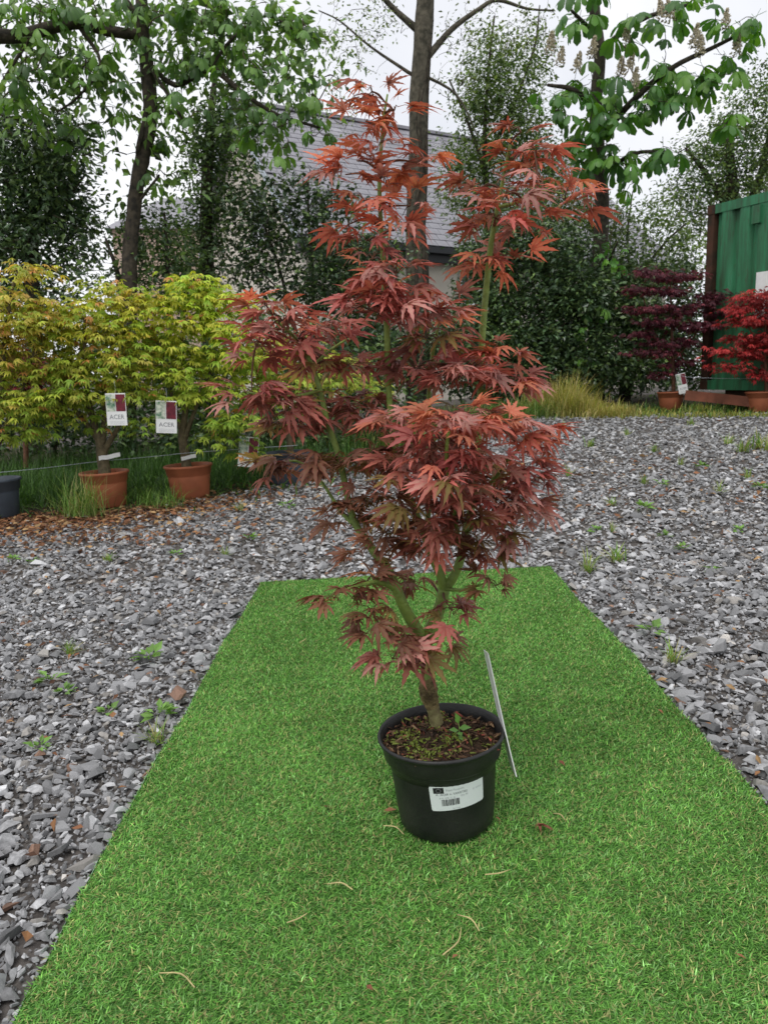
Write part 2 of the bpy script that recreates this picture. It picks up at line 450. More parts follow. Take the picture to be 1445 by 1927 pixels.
ground = mesh_obj('ground', tri_mesh('ground', np.stack([X, Y, Z], -1).reshape(-1, 3), GT, M['ground'], smooth=True))
tag(ground, 'grey stony yard sloping gently up to the green container', 'ground', kind='structure')

# ------------------------------------------------------------------ artificial grass mat outline
ML = [G(*p)[:2] for p in ((490, 1104), (405, 1250), (322, 1400), (262, 1510), (190, 1640), (128, 1745), (62, 1875), (38, 1922))]
MR = [G(*p)[:2] for p in ((1033, 1074), (1130, 1182), (1205, 1262), (1290, 1365), (1385, 1470), (1445, 1548))]
ML.append(ML[-1] + (ML[-1] - ML[0]) / np.linalg.norm(ML[-1] - ML[0]) * 0.45)
MR.append(MR[-1] + (MR[-1] - MR[0]) / np.linalg.norm(MR[-1] - MR[0]) * 0.75)
MAT_POLY = ML[::-1] + MR
FAR = [G(u, v)[:2] for u, v in ((-420, 1000), (0, 985), (130, 975), (240, 962), (420, 932), (560, 900), (690, 850), (800, 812), (950, 786), (1100, 781), (1280, 779), (1445, 777), (1900, 776))]
GRAVEL = [np.array([-2.6, 0.15])] + FAR + [np.array([8.0, 0.15])]
POT_XY = None

M['bank'] = plain('dark_earth', (0.075, 0.055, 0.038), 0.95, 0.15, c2=(0.035, 0.045, 0.018), scale=3, bump=1.0, bscale=25)
bm = bmesh.new(); gr_ = []
for k, p in enumerate(FAR):
    gr_.append([bm.verts.new((p[0] + (p[0] - 0) * e * .35 / 3, p[1] + e * 2.2, float(gz(p[0] + p[0] * e * .35 / 3, p[1] + e * 2.2)) + .004 - .012)) for e in np.linspace(0, 2.2, 12)])
for A, B in zip(gr_[:-1], gr_[1:]):
    for k in range(11): bm.faces.new((A[k], B[k], B[k + 1], A[k + 1]))
bank = bm_obj('soil_bank', bm, M['bank'], None, smooth=True)
tag(bank, 'dark earth strip beyond the edge of the gravel', 'soil', kind='structure')

# ------------------------------------------------------------------ crushed stone
def stone_variant(seed, n=6):                  # an angular flake: uneven outline, sloping sides, broken top
    r = np.random.default_rng(seed)
    a = np.sort(r.uniform(0, 2 * math.pi, n) * .35 + np.arange(n) * 2 * math.pi / n * .9)
    rad_ = r.uniform(.62, 1.1, n)
    lo_ = np.stack([np.cos(a) * rad_, np.sin(a) * rad_ * .74, -.34 + r.normal(0, .07, n)], -1)
    sh = r.uniform(.45, .9); of = r.normal(0, .14, 2)
    hi_ = np.stack([np.cos(a) * rad_ * sh + of[0], np.sin(a) * rad_ * .74 * sh + of[1], .30 + r.normal(0, .05, n) + .28 * np.cos(a + r.uniform(0, 6))], -1)
    p = np.vstack([lo_, hi_]) * .5
    bm = bmesh.new()
    for k in p: bm.verts.new(k)
    bmesh.ops.convex_hull(bm, input=bm.verts)
    bmesh.ops.delete(bm, geom=[v for v in bm.verts if not v.link_faces], context='VERTS')
    bmesh.ops.triangulate(bm, faces=bm.faces)
    bm.verts.index_update()
    V = np.array([v.co[:] for v in bm.verts]); T = np.array([[v.index for v in f.verts] for f in bm.faces]); bm.free()
    return dict(V=V, T=T, L=np.zeros((len(V), 2)))
STONES = [stone_variant(k, 5 + k % 3) for k in range(14)]
CHIPS = [stone_variant(40 + k, 4) for k in range(6)]
STONE_ME = [tri_mesh('stone', v['V'], v['T'], M['stone_o']) for v in STONES]
def gravel_points(y0, y1, dens):
    xs, ys = -0.62 * y1 - 0.6, 0.62 * y1 + 0.8
    n = int((ys - xs) * (y1 - y0) * dens)
    x = rng.uniform(xs, ys, n); y = rng.uniform(y0, y1, n)
    k = (np.abs(x) < 0.62 * y + 0.7) & inside(x, y, GRAVEL)
    shr = inside(x, y, [p + (np.mean(MAT_POLY, 0) - p) * 0.03 for p in MAT_POLY])
    k &= ~shr
    return x[k], y[k]
def stone_cols(n):
    v = np.clip(rng.lognormal(math.log(0.285), 0.38, n), 0.07, 0.58)
    c = v[:, None] * np.array([1.0, 1.0, 1.01])
    b = rng.random(n)
    c[b < .10] = v[b < .10][:, None] * np.array([1.06, 1.0, 0.92])
    m = b > .993
    c[m] = np.array([0.22, 0.13, 0.09]) * rng.uniform(.6, 1.3, (m.sum(), 1))
    return c
def stone_frames(n, tilt):
    az = rng.uniform(0, 2 * math.pi, n)
    d = np.stack([np.cos(az), np.sin(az), rng.normal(0, tilt, n)], -1)
    up = np.stack([rng.normal(0, tilt, n), rng.normal(0, tilt, n), np.ones(n)], -1)
    return frames(d, up)
sx, sy, ss = [], [], []
for y0, y1, dens, med, sg, cap in ((0.55, 2.2, 3500, 0.019, 0.52, .07), (2.2, 3.6, 2800, 0.021, 0.50, .06), (3.6, 5.5, 1500, 0.026, 0.42, .06), (5.5, 8.0, 700, 0.034, 0.36, .065), (8.0, 12.0, 320, 0.044, 0.30, .08)):
    x, y = gravel_points(y0, y1, dens)
    sx.append(x); sy.append(y); ss.append(np.clip(rng.lognormal(math.log(med), sg, len(x)), .008, cap))
for y0, y1, dens in ((0.55, 3.2, 25), (3.2, 6.0, 8)):
    x, y = gravel_points(y0, y1, dens)
    sx.append(x); sy.append(y); ss.append(rng.uniform(.055, .10, len(x)))
sx, sy, ss = map(np.concatenate, (sx, sy, ss))
near_mat = inside(sx, sy, [p + (p - np.mean(MAT_POLY, 0)) * 0.035 for p in MAT_POLY])
ss[near_mat] = np.minimum(ss[near_mat], .026)
n = len(sx)
sR = stone_frames(n, 0.30)
sS = ss[:, None] * np.stack([rng.uniform(.9, 1.35, n), rng.uniform(.75, 1.15, n), rng.uniform(.35, .85, n)], -1)
sT = np.stack([sx, sy, gz(sx, sy) - 0.006 + ss * rng.uniform(0.05, .28, n)], -1)
sC = stone_cols(n)
sw = rng.integers(0, len(STONES), n)
u_ = 722.5 + sx / np.maximum(sy, .1) * F
vis = (np.abs(u_ - 722.5) < 715) & (sy > 1.0)
big = np.argsort(-np.where(vis, ss / sy, 0))[:300]
for k in big:
    place_leaf(STONE_ME[sw[k]], sR[k] @ np.diag(sS[k]), 1.0, sT[k], sC[k], ground, 'stone')
rest = np.ones(n, bool); rest[big] = False
scatter_obj('crushed_stone', STONES, sw[rest], sR[rest], sS[rest], sT[rest], sC[rest], M['stone'], ground)
cx_, cy_ = gravel_points(0.55, 3.4, 5200)
n = len(cx_); cs = rng.uniform(.006, .015, n)
scatter_obj('stone_chips', CHIPS, rng.integers(0, 6, n), stone_frames(n, .4), cs, np.stack([cx_, cy_, gz(cx_, cy_) - .008 + cs * .25], -1), stone_cols(n) * .85, M['stone'], ground)

# ------------------------------------------------------------------ blades (turf, grass)
def blades(root, h, az, lean, width, col, seg=3, sag=0.5):
    n = len(root)
    d = np.stack([np.cos(az), np.sin(az), np.zeros(n)], -1); side = np.stack([-np.sin(az), np.cos(az), np.zeros(n)], -1)
    Vs, Ls = [], []
    for i in range(seg + 1):
        t = i / seg
        hor = h * lean * (t * (1 - sag) + sag * t * t)
        ver = h * np.sqrt(np.maximum(.05, 1 - np.minimum(lean, .97) ** 2)) * (t - 0.35 * sag * lean * t * t)
        c = root + d * hor[:, None] + np.array([0, 0, 1.0]) * ver[:, None]
        w = width * (1 - .25 * t)
        if i < seg: Vs += [c - side * w[:, None] / 2, c + side * w[:, None] / 2]; Ls += [(t, 0), (t, 0)]
        else: Vs.append(c); Ls.append((1, 0))
    nv = len(Vs); T = []
    for i in range(seg - 1):
        a = 2 * i; T += [(a, a + 1, a + 3), (a, a + 3, a + 2)]
    T.append((2 * seg - 2, 2 * seg - 1, 2 * seg))
    V = np.stack(Vs, 1).reshape(-1, 3)
    T = (np.array(T)[None] + (np.arange(n) * nv)[:, None, None]).reshape(-1, 3)
    return V, T, np.repeat(col, nv, 0), np.tile(np.array(Ls, float), (n, 1))
def blade_obj(name, parts, mat, parent=None):
    Vs, Ts, Cs, Ls, n = [], [], [], [], 0
    for V, T, c, L in parts:
        Vs.append(V); Ts.append(T + n); Cs.append(c); Ls.append(L); n += len(V)
    return mesh_obj(name, tri_mesh(name, np.vstack(Vs), np.vstack(Ts), mat, np.vstack(Cs), np.vstack(Ls)), parent)

# ------------------------------------------------------------------ artificial grass mat
MT = 0.020
mc = np.mean(MAT_POLY, 0)
grass_mat = thing('artificial_grass_mat', 'bright green artificial grass mat laid on the grey gravel', 'grass mat', (mc[0], mc[1], float(gz(mc[0], mc[1]))))
bm = bmesh.new()
def resample(a, n):
    a = np.array(a); s = np.concatenate([[0], np.cumsum(np.linalg.norm(np.diff(a, axis=0), axis=1))])
    t = np.linspace(0, s[-1], n); return np.stack([np.interp(t, s, a[:, 0]), np.interp(t, s, a[:, 1])], -1)
LL, RR = resample(ML, 60), resample(MR, 60)
for a_, ph_ in ((LL, .3), (RR, 1.9)):
    tt_ = np.arange(60) / 59.0
    a_[:, 0] += .004 * np.sin(tt_ * 17 + ph_) + .002 * np.sin(tt_ * 41 + 2 * ph_) + rng.normal(0, .0015, 60)
MAT_POLY = list(LL[::-1]) + list(RR)
rows = []
for a, b in zip(LL, RR):
    row = []
    for k in range(13):
        p = a + (b - a) * k / 12; row.append(bm.verts.new((p[0], p[1], float(gz(p[0], p[1])) + MT)))
    rows.append(row)
for A, B in zip(rows[:-1], rows[1:]):
    for k in range(12): bm.faces.new((A[k], A[k + 1], B[k + 1], B[k]))
bm_obj('backing', bm, M['mat_back'], grass_mat)
bm = bmesh.new()                               # the pale cut edge that shows along the rim
ring = [r[0] for r in ()] 
loop = np.vstack([LL[::-1], RR])
pts = []
for k, p in enumerate(loop):
    z = float(gz(p[0], p[1])); o = p + unit(p - mc) * 0.004
    pts.append([bm.verts.new((p[0], p[1], z + MT + .003)), bm.verts.new((o[0], o[1], z + MT - .002)), bm.verts.new((o[0], o[1], z - .01))])
for k in range(len(pts) - 1):
    for e in (0, 1): bm.faces.new((pts[k][e], pts[k + 1][e], pts[k + 1][e + 1], pts[k][e + 1]))
bm_obj('cut_edge', bm, M['mat_edge'], grass_mat)

# hero pot placement (its foot presses into the pile)
pf = G(848, 1586, MT + .006)
POT_XY = np.array([pf[0], pf[1] + 0.093])
POT_Z = float(gz(*POT_XY)) + MT + 0.006
lo, hi = np.min(MAT_POLY, 0), np.max(MAT_POLY, 0)
tx, ty = [], []
for y0, y1, dens in ((lo[1], 1.15, 120000), (1.15, 2.0, 100000), (2.0, 2.8, 74000), (2.8, hi[1], 60000)):
    n = int((hi[0] - lo[0]) * (y1 - y0) * dens)
    x, y = rng.uniform(lo[0], hi[0], n), rng.uniform(y0, y1, n)
    k = inside(x, y, MAT_POLY) & (np.hypot(x - POT_XY[0], y - POT_XY[1]) > .095) & (y > 0.72) & (np.abs(x) < .6 * y + .35)
    tx.append(x[k]); ty.append(y[k])
tx, ty = np.concatenate(tx), np.concatenate(ty)
n = len(tx)
def wave(x, y, s): return np.sin(x * 5.1 * s + 1.3 * np.sin(y * 3.7 * s)) * np.cos(y * 4.3 * s + 1.7 * np.sin(x * 2.9 * s + 2)) 
nap = 0.6 * wave(tx, ty, 1.0) + 0.5 * wave(tx + 3, ty - 1, 2.7) + .3 * wave(tx, ty, 7.0)
az = rng.normal(-1.0, 1.7, n) + nap * 0.7
base = mix(np.array([[0.112, 0.295, 0.050]]), np.array([[0.205, 0.435, 0.088]]), rng.random(n)[:, None] ** 1.3)
k = rng.random(n)
base[k < .17] = np.array([0.38, 0.37, 0.15]) * rng.uniform(.7, 1.15, ((k < .17).sum(), 1))
base[k > .90] = np.array([0.27, 0.50, 0.17]) * rng.uniform(.8, 1.15, ((k > .90).sum(), 1))
base[(k > .2) & (k < .36)] *= np.array([.62, .66, .7])
base *= (.97 + .12 * nap)[:, None] * np.exp(rng.normal(0, .30, n))[:, None]
ln = rng.uniform(.008, .017, n)
lean = np.clip(rng.normal(.83 + .03 * nap, .13, n), .25, .97)
tV = blades(np.stack([tx, ty, gz(tx, ty) + MT], -1), ln, az, lean, rng.uniform(.0015, .0025, n), base, 2, .55)
tag(blade_obj('grass_pile', [tV], M['turf_a'], grass_mat), kind='stuff')

# ------------------------------------------------------------------ the red maple in its black pot
def lathe(bm, prof, Mx, seg=48):
    rings = []
    for r, z in prof:
        if r < 1e-6: rings.append([bm.verts.new(Mx @ Vector((0, 0, z)))])
        else: rings.append([bm.verts.new(Mx @ Vector((r * math.cos(2 * math.pi * k / seg), r * math.sin(2 * math.pi * k / seg), z))) for k in range(seg)])
    for A, B in zip(rings[:-1], rings[1:]):
        for k in range(seg):
            a, b = A[k % len(A)], A[(k + 1) % len(A)]; c, d = B[(k + 1) % len(B)], B[k % len(B)]
            f = []
            for v in (a, b, c, d):
                if v not in f: f.append(v)
            if len(f) > 2: bm.faces.new(f)
PM = Matrix.Translation((POT_XY[0], POT_XY[1], POT_Z)) @ Matrix.Rotation(rad(-4.6), 4, 'Y')
hero = thing('potted_maple', 'red lace-leaved maple in a black plastic pot on the green mat', 'potted tree', (POT_XY[0], POT_XY[1], POT_Z))
def pot_r(z): return 0.0985 + (0.110 - 0.0985) * z / 0.143
bm = bmesh.new()
lathe(bm, [(0, .0), (.088, .0), (.0945, .002), (.098, .006), (.1009, .03), (.1049, .08), (.1098, .140), (.1105, .145), (.1175, .148), (.1205, .152), (.1245, .178), (.1255, .184), (.130, .187), (.1315, .190), (.130, .1945), (.127, .195), (.1245, .192), (.1215, .178), (.116, .148), (.106, .12), (0, .12)], PM, 64)
pot = bm_obj('pot', bm, M['black_pot'], hero, smooth=True)
# sticker wrapped on the pot wall
A0, HW, HH, ZC = rad(-90 + 11.5), 0.0560, 0.0275, 0.107
def on_pot(a, b, lift=.0012):                  # sticker metres (a along, b up) to the pot wall
    sk = 0.045
    z = ZC + b + sk * a; r = pot_r(z) + lift; th = A0 + (a - sk * b) / pot_r(ZC)
    return PM @ Vector((r * math.cos(th), r * math.sin(th), z))
def wrap_grid(name, a0, a1, b0, b1, lift, mat, parent, na=24, nb=3, corner=0.0):
    bm = bmesh.new(); g = []
    for i in range(na + 1):
        a = a0 + (a1 - a0) * i / na
        e = min(a - a0, a1 - a); ins = corner - math.sqrt(max(0, corner ** 2 - (corner - min(e, corner)) ** 2)) if corner else 0
        g.append([bm.verts.new(on_pot(a, (b0 + ins) + (b1 - b0 - 2 * ins) * j / nb, lift)) for j in range(nb + 1)])
    for i in range(na):
        for j in range(nb): bm.faces.new((g[i][j], g[i + 1][j], g[i + 1][j + 1], g[i][j + 1]))
    return bm_obj(name, bm, mat, parent)
wrap_grid('sticker', -HW, HW, -HH, HH, .0009, M['sticker'], pot, 60, 3, .004)
wrap_grid('printed_flag', -HW + .008, -HW + .028, .0115, .0240, .0013, M['ink'], pot, 6, 2)
for k in range(12):
    th = k * math.pi / 6; a, b = -HW + .018 + .0046 * math.cos(th), .0178 + .0040 * math.sin(th)
    wrap_grid('printed_star', a - .0005, a + .0005, b - .0005, b + .0005, .0017, M['ink_soft'], pot, 1, 1)
a = -HW + .022
for k in range(17):
    w = random.choice((.0006, .0009, .0014))
    wrap_grid('barcode_bar', a, a + w, -.0165, -.0025, .0013, M['ink'], pot, 1, 2)
    a += w + random.choice((.0006, .0009, .0013))
def text_mesh(s, size):
    cu = bpy.data.curves.new('text', 'FONT'); cu.body = s; cu.size = size; cu.resolution_u = 2
    ob = bpy.data.objects.new('text', cu); COL.objects.link(ob)
    bpy.context.view_layer.update()
    me = bpy.data.meshes.new_from_object(ob.evaluated_get(bpy.context.evaluated_depsgraph_get()))
    bpy.data.objects.remove(ob); bpy.data.curves.remove(cu)
    return me
def print_on(me, fn, mat, parent, name='lettering'):
    for v in me.vertices: v.co = fn(v.co.x, v.co.y)
    me.materials.clear(); me.materials.append(mat); me.name = name
    return mesh_obj(name, me, parent)
for s_, size, a, b, m_ in (('Plant Passport', .0062, -HW + .032, .0155, 'ink_soft'), ('A  ACER in VARIETIES', .0066, -HW + .012, .0065, 'ink_grey'), ('B IE  478  C  D', .0050, -HW + .018, -.0008, 'ink_soft'),
                          ('Qty 40', .0055, .003, .0, 'ink_soft'), ('D  Ireland', .0050, .030, .006, 'ink_soft'), ('Bar Code', .0040, -.014, -.0250, 'ink_soft')):
    print_on(text_mesh(s_, size), lambda x, y, a=a, b=b: on_pot(a + x, b + y, .0014), M[m_], pot)
# soil and the litter lying on it
bm = bmesh.new()
lathe(bm, [(0, .176), (.03, .177), (.06, .1735), (.09, .171), (.1195, .168)], PM, 40)
for v in bm.verts: v.co += Vector((0, 0, random.uniform(-.003, .003)))
bm_obj('soil', bm, M['soil'], hero, smooth=True)
n = 900
r = .117 * np.sqrt(rng.random(n)); th = rng.uniform(0, 2 * math.pi, n)
loc = np.stack([r * np.cos(th), r * np.sin(th), .175 + rng.uniform(-.003, .006, n)], -1)
wv = np.array([(PM @ Vector(p))[:] for p in loc])
colc = np.array([[0.15, 0.085, 0.05], [0.05, 0.03, 0.02], [0.34, 0.22, 0.12], [0.20, 0.24, 0.05], [0.32, 0.09, 0.06]])[rng.choice(5, n, p=[.36, .26, .14, .16, .08])] * rng.uniform(.6, 1.3, (n, 1))
az = rng.uniform(0, 6.28, n)
Rc = frames(np.stack([np.cos(az), np.sin(az), rng.normal(0, .35, n)], -1), np.stack([rng.normal(0, .4, n), rng.normal(0, .4, n), np.ones(n)], -1))
sc = rng.uniform(.005, .016, n)[:, None] * np.stack([rng.uniform(1, 2.4, n), rng.uniform(.35, .8, n), rng.uniform(.5, .9, n)], -1)
scatter_obj('bark_litter', CHIPS, rng.integers(0, 6, n), Rc, sc, wv, colc, M['litter_a'], hero)
n = 420                                        # moss cushions
mc_ = np.array([(-.055, -.03), (-.03, -.07), (.02, -.015), (-.07, .02), (0.0, .08)])[rng.integers(0, 5, n)] + rng.normal(0, .013, (n, 2))
wv = np.array([(PM @ Vector((p[0], p[1], .177 + random.uniform(0, .005))))[:] for p in mc_])
az = rng.uniform(0, 6.28, n)
Rc = frames(np.stack([np.cos(az), np.sin(az), rng.uniform(.3, 1.5, n)], -1), rng.standard_normal((n, 3)))
scatter_obj('moss', OVAL, rng.integers(0, 3, n), Rc, rng.uniform(.004, .009, n), wv, np.array([0.22, 0.28, 0.05]) * rng.uniform(.5, 1.3, (n, 1)), M['leaf_a'], hero)
sd_xy = np.array([.035, -.004])                # a seedling in the pot
sd_p = np.array((PM @ Vector((sd_xy[0], sd_xy[1], .178)))[:])
seed_w = thing('seedling', 'small bright green weed seedling in the soil of the black pot', 'seedling', sd_p)
tb = Tubes(); tb.add([sd_p, sd_p + [.002, 0, .015], sd_p + [0, 0, .03]], [.0012, .001, .0008], 5); tb.build('stem', M['stem_green'], seed_w)
LEAFLET_ME = tri_mesh('leaf', OVAL[2]['V'], OVAL[2]['T'], M['chest_o'], None, OVAL[2]['L'])
for d, s_, h_ in (((-.3, -.2, 1.1), .027, .03), ((1, -.3, .25), .027, .02), ((-1, -.3, .25), .022, .015), ((.2, -1, .1), .022, .012), ((.4, -.9, -.1), .02, .004)):
    Rr = frames(np.array([d], float), np.array([[0, -.5, 1.0]]))[0]
    place_leaf(LEAFLET_ME, Rr, s_, sd_p + [0, 0, h_], (0.17, 0.36, 0.09), seed_w)

HY = POT_XY[1]
hb = np.array([0, 0, 0])
def stem(pts, k=10):
    w = [P(u, v, HY + dy) for u, v, dy, _ in pts]
    return w, [px(d, HY) / 2 for *_, d in pts]
trunk = Tubes(); branchG = Tubes(); twigs = Tubes()
gr = Tubes()
TR = [(822, 1362, 0, 27), (818, 1345, 0, 25), (813, 1328, 0, 27)]
GRAFT = [(814, 1330, 0, 27), (808, 1312, 0, 35), (806, 1298, 0, 37), (804, 1284, 0, 33), (803, 1272, 0, 28)]
TR2 = [(803, 1276, 0, 27), (803, 1250, 0, 27), (800, 1228, 0, 28), (797, 1208, 0, 33), (795, 1196, 0, 30)]
trunk.add(*stem(TR2), k=14, smooth=4, jit=.02)
M['rootstock'] = plain('tan_green_rootstock_bark', (0.25, 0.235, 0.10), .7, .25, c2=(0.13, 0.10, 0.05), scale=40, bump=.6, bscale=80)
rs_ = Tubes(); rs_.add(*stem(TR), k=14, smooth=4, jit=.03); rs_.build('rootstock', M['rootstock'], hero)
gr.add(*stem(GRAFT), k=16, smooth=5, jit=.055)
STEMS = [
    [(798, 1214, 0, 24), (786, 1188, -.01, 24), (764, 1150, -.02, 22), (745, 1108, -.03, 21), (731, 1074, -.03, 19), (708, 1044, -.02, 17), (688, 1015, 0, 15), (668, 985, .02, 14), (655, 940, .03, 13), (645, 890, .04, 12.5), (632, 840, .04, 12), (615, 790, .05, 11), (603, 735, .05, 10), (588, 690, .05, 9), (570, 655, .05, 8), (548, 628, .04, 7), (518, 602, .03, 5)],
    [(798, 1214, 0, 26), (812, 1180, 0, 27), (828, 1142, .01, 24), (836, 1108, .01, 22)],
    [(836, 1110, .01, 20), (828, 1080, .0, 18), (813, 1050, 0, 16), (803, 1020, .01, 15), (790, 985, .02, 14), (768, 930, .05, 13.5), (750, 890, .06, 13), (741, 860, .06, 13), (736, 800, .06, 12), (732, 740, .06, 12), (729, 680, .05, 12), (728, 620, .05, 12), (724, 560, .05, 10), (721, 500, .05, 9.5), (718, 440, .04, 9), (715, 390, .04, 8.5), (714, 330, .04, 7.5), (718, 270, .03, 6.5), (723, 215, .03, 5), (729, 178, .03, 3.5)],
    [(836, 1110, .01, 20), (855, 1082, .0, 18), (868, 1045, .0, 17), (876, 1000, .02, 16), (888, 950, .05, 15), (896, 880, .08, 14), (901, 800, .10, 13.5), (903, 740, .10, 13), (905, 680, .10, 13), (908, 620, .10, 13.5), (913, 560, .10, 13), (919, 500, .10, 12), (925, 450, .09, 11), (936, 390, .09, 9), (948, 330, .09, 7), (959, 272, .08, 5)],
    [(803, 1020, .01, 12), (806, 960, .06, 11), (808, 880, .10, 10), (806, 800, .12, 10), (808, 720, .12, 9), (815, 660, .12, 7.5), (826, 606, .12, 5)],
    [(745, 1108, -.03, 12), (716, 1096, -.07, 9), (690, 1098, -.10, 7), (655, 1108, -.12, 5)],
    [(798, 1214, 0, 11), (776, 1200, -.04, 8), (750, 1196, -.07, 6), (722, 1190, -.09, 5)],
    [(664, 985, .02, 10), (640, 960, .05, 8), (600, 900, .09, 6), (560, 868, .1, 5), (520, 872, .1, 3)],
    [(876, 1000, .02, 10), (905, 980, -.03, 8), (945, 950, -.06, 6), (985, 940, -.08, 4)],
    [(836, 1108, .01, 9), (870, 1110, -.05, 6), (905, 1100, -.08, 4), (925, 1090, -.09, 3)],
    [(868, 1045, 0, 11), (860, 1000, -.06, 9), (850, 930, -.12, 8), (840, 860, -.16, 7), (845, 800, -.18, 5)],
    [(888, 950, .05, 9), (930, 900, .0, 8), (970, 850, -.04, 6), (1010, 820, -.06, 4)],
    [(903, 740, .10, 8), (930, 725, .08, 6), (965, 712, .05, 4)],
    [(603, 735, .05, 8), (560, 745, .0, 6), (510, 745, -.03, 5), (465, 738, -.05, 3)],
    [(588, 690, .05, 7), (620, 660, .09, 6), (650, 640, .1, 4)],
    [(936, 390, .09, 7), (975, 380, .05, 6), (1020, 360, .02, 5), (1060, 365, .0, 3)],
]
nodes = []
for st in STEMS:
    w, r_ = stem(st)
    branchG = Tubes(); branchG.add(w, r_, k=10, smooth=3, jit=.012); branchG.build('branch', M['stem_green'], hero)
    t = np.linspace(0, len(w) - 1, len(w) * 4)
    cw = catmull(np.array(w), t); cr = np.interp(t, range(len(w)), r_)
    nodes += [(p, q_) for p, q_ in zip(cw, cr)]
NP = np.array([p for p, _ in nodes]); NR = np.array([q_ for _, q_ in nodes])
trunk.build('trunk', M['stem_green'], hero)
gr.build('graft_swelling', M['graft'], hero)
CL = [  # leaf sprays: u, v, half width, half height, leaves, tone (0 old and brownish .. 1 fresh red), depth from the stem
    (700, 168, 26, 26, 5, 1, 0), (742, 205, 38, 18, 5, 1, 0), (688, 225, 38, 22, 6, 1, 0), (722, 262, 38, 28, 6, 1, .0), (672, 300, 34, 18, 4, .95, -.03), (786, 304, 30, 18, 5, 1, .0), (650, 326, 34, 16, 5, .9, -.02), (722, 330, 36, 22, 5, .95, .02),
    (685, 374, 42, 20, 7, .95, -.03), (772, 384, 32, 22, 5, 1, .02), (742, 432, 38, 14, 5, .95, 0), (655, 420, 28, 20, 5, .95, -.02), (690, 452, 28, 14, 4, .85, 0), (702, 484, 24, 18, 5, .8, -.03),
    (745, 512, 58, 22, 9, .8, -.04), (725, 550, 58, 24, 9, .7, -.05), (695, 580, 58, 22, 8, .6, -.03), (775, 578, 52, 22, 8, .72, .0),
    (832, 580, 34, 20, 7, .95, .04), (828, 635, 56, 28, 10, .55, .06), (782, 690, 56, 28, 11, .45, .08), (935, 662, 42, 16, 6, .85, .08), (890, 688, 58, 18, 8, .75, .04), (962, 712, 42, 18, 8, .85, .05), (850, 715, 50, 20, 8, .6, .0),
    (980, 246, 28, 16, 4, 1, .05), (1005, 284, 38, 16, 5, 1, .03), (962, 300, 36, 18, 4, 1, .08), (1020, 338, 56, 22, 9, 1, .03), (905, 350, 42, 16, 5, .9, .1), (950, 366, 56, 22, 11, .88, .0), (1062, 372, 42, 22, 8, .95, .0), (932, 408, 46, 22, 8, .8, .05), (995, 418, 40, 20, 7, .85, .08),
    (912, 492, 36, 14, 6, .8, .07), (962, 484, 36, 12, 5, .95, .1),
    (500, 572, 36, 14, 4, .95, .0), (532, 600, 48, 22, 7, .75, -.02), (482, 648, 42, 28, 7, .7, -.05), (560, 638, 48, 22, 7, .5, .04), (622, 618, 56, 16, 7, .75, .09), (600, 668, 56, 22, 9, .5, .08), (652, 688, 48, 22, 7, .5, .1), (462, 736, 42, 16, 6, .62, -.05), (522, 752, 48, 22, 8, .4, -.02), (562, 792, 56, 22, 9, .3, .03), (622, 760, 48, 28, 8, .5, .08), (684, 760, 42, 22, 7, .4, .1),
    (508, 878, 36, 16, 5, .3, .1), (562, 862, 56, 20, 8, .2, .1), (640, 872, 56, 22, 10, .2, .0), (700, 850, 40, 20, 6, .25, .0),
    (765, 782, 58, 20, 9, .8, -.10), (850, 788, 76, 22, 14, .95, -.17), (932, 802, 66, 26, 12, .9, -.10), (1000, 822, 44, 26, 8, .85, -.06), (822, 838, 66, 26, 11, .7, -.16), (900, 862, 66, 26, 11, .65, -.12), (985, 880, 44, 26, 9, .65, -.06), (762, 880, 66, 26, 10, .42, -.08), (842, 912, 66, 26, 11, .5, -.16), (932, 932, 56, 26, 10, .55, -.1), (992, 952, 36, 22, 6, .5, -.08), (704, 930, 56, 26, 9, .2, .0), (782, 960, 66, 26, 11, .38, -.12), (872, 980, 66, 26, 11, .35, -.12), (642, 960, 44, 26, 8, .2, .04), (952, 1000, 36, 22, 5, .4, -.06), (722, 1000, 56, 26, 9, .15, -.04), (820, 1018, 56, 20, 8, .25, -.08), (684, 1056, 42, 22, 7, .1, -.06), (900, 1026, 46, 18, 7, .25, -.05),
    (900, 790, 70, 30, 9, .5, .12), (840, 880, 80, 40, 12, .3, .05), (950, 880, 60, 40, 8, .4, .1), (760, 840, 50, 30, 6, .3, .1), (700, 800, 40, 26, 5, .3, .08),
    (642, 1112, 42, 18, 6, .1, -.12), (690, 1092, 36, 18, 4, .1, -.08), (700, 1150, 38, 20, 7, .1, -.1), (922, 1094, 26, 18, 5, .05, -.09), (850, 1146, 28, 18, 5, .6, -.08), (828, 1206, 28, 12, 4, .15, -.05), (722, 1188, 42, 16, 6, .15, -.1), (758, 1222, 36, 18, 7, .5, -.1), (738, 1238, 26, 14, 4, .55, -.1), (762, 1090, 36, 18, 4, .1, .06), (800, 1090, 30, 20, 4, .1, .1),
]
def hero_col(t):
    if t > .8: c = mix((0.52, 0.11, 0.090), (0.54, 0.15, 0.085), random.random())
    elif t > .55: c = mix((0.48, 0.10, 0.10), (0.42, 0.11, 0.095), random.random())
    elif t > .28: c = mix((0.40, 0.10, 0.085), (0.31, 0.085, 0.070), random.random())
    else: c = mix((0.31, 0.105, 0.066), (0.23, 0.076, 0.055), random.random())
    if t < .6 and random.random() < .16: c = np.array((0.30, 0.16, 0.06))
    if t > .4 and random.random() < .25: c = np.array((0.50, 0.18, 0.17))
    return np.array(c) * math.exp(random.gauss(-.04 if t > .4 else -.10, .24)) * np.array([.90, 1.05, 1.0])
LV = []
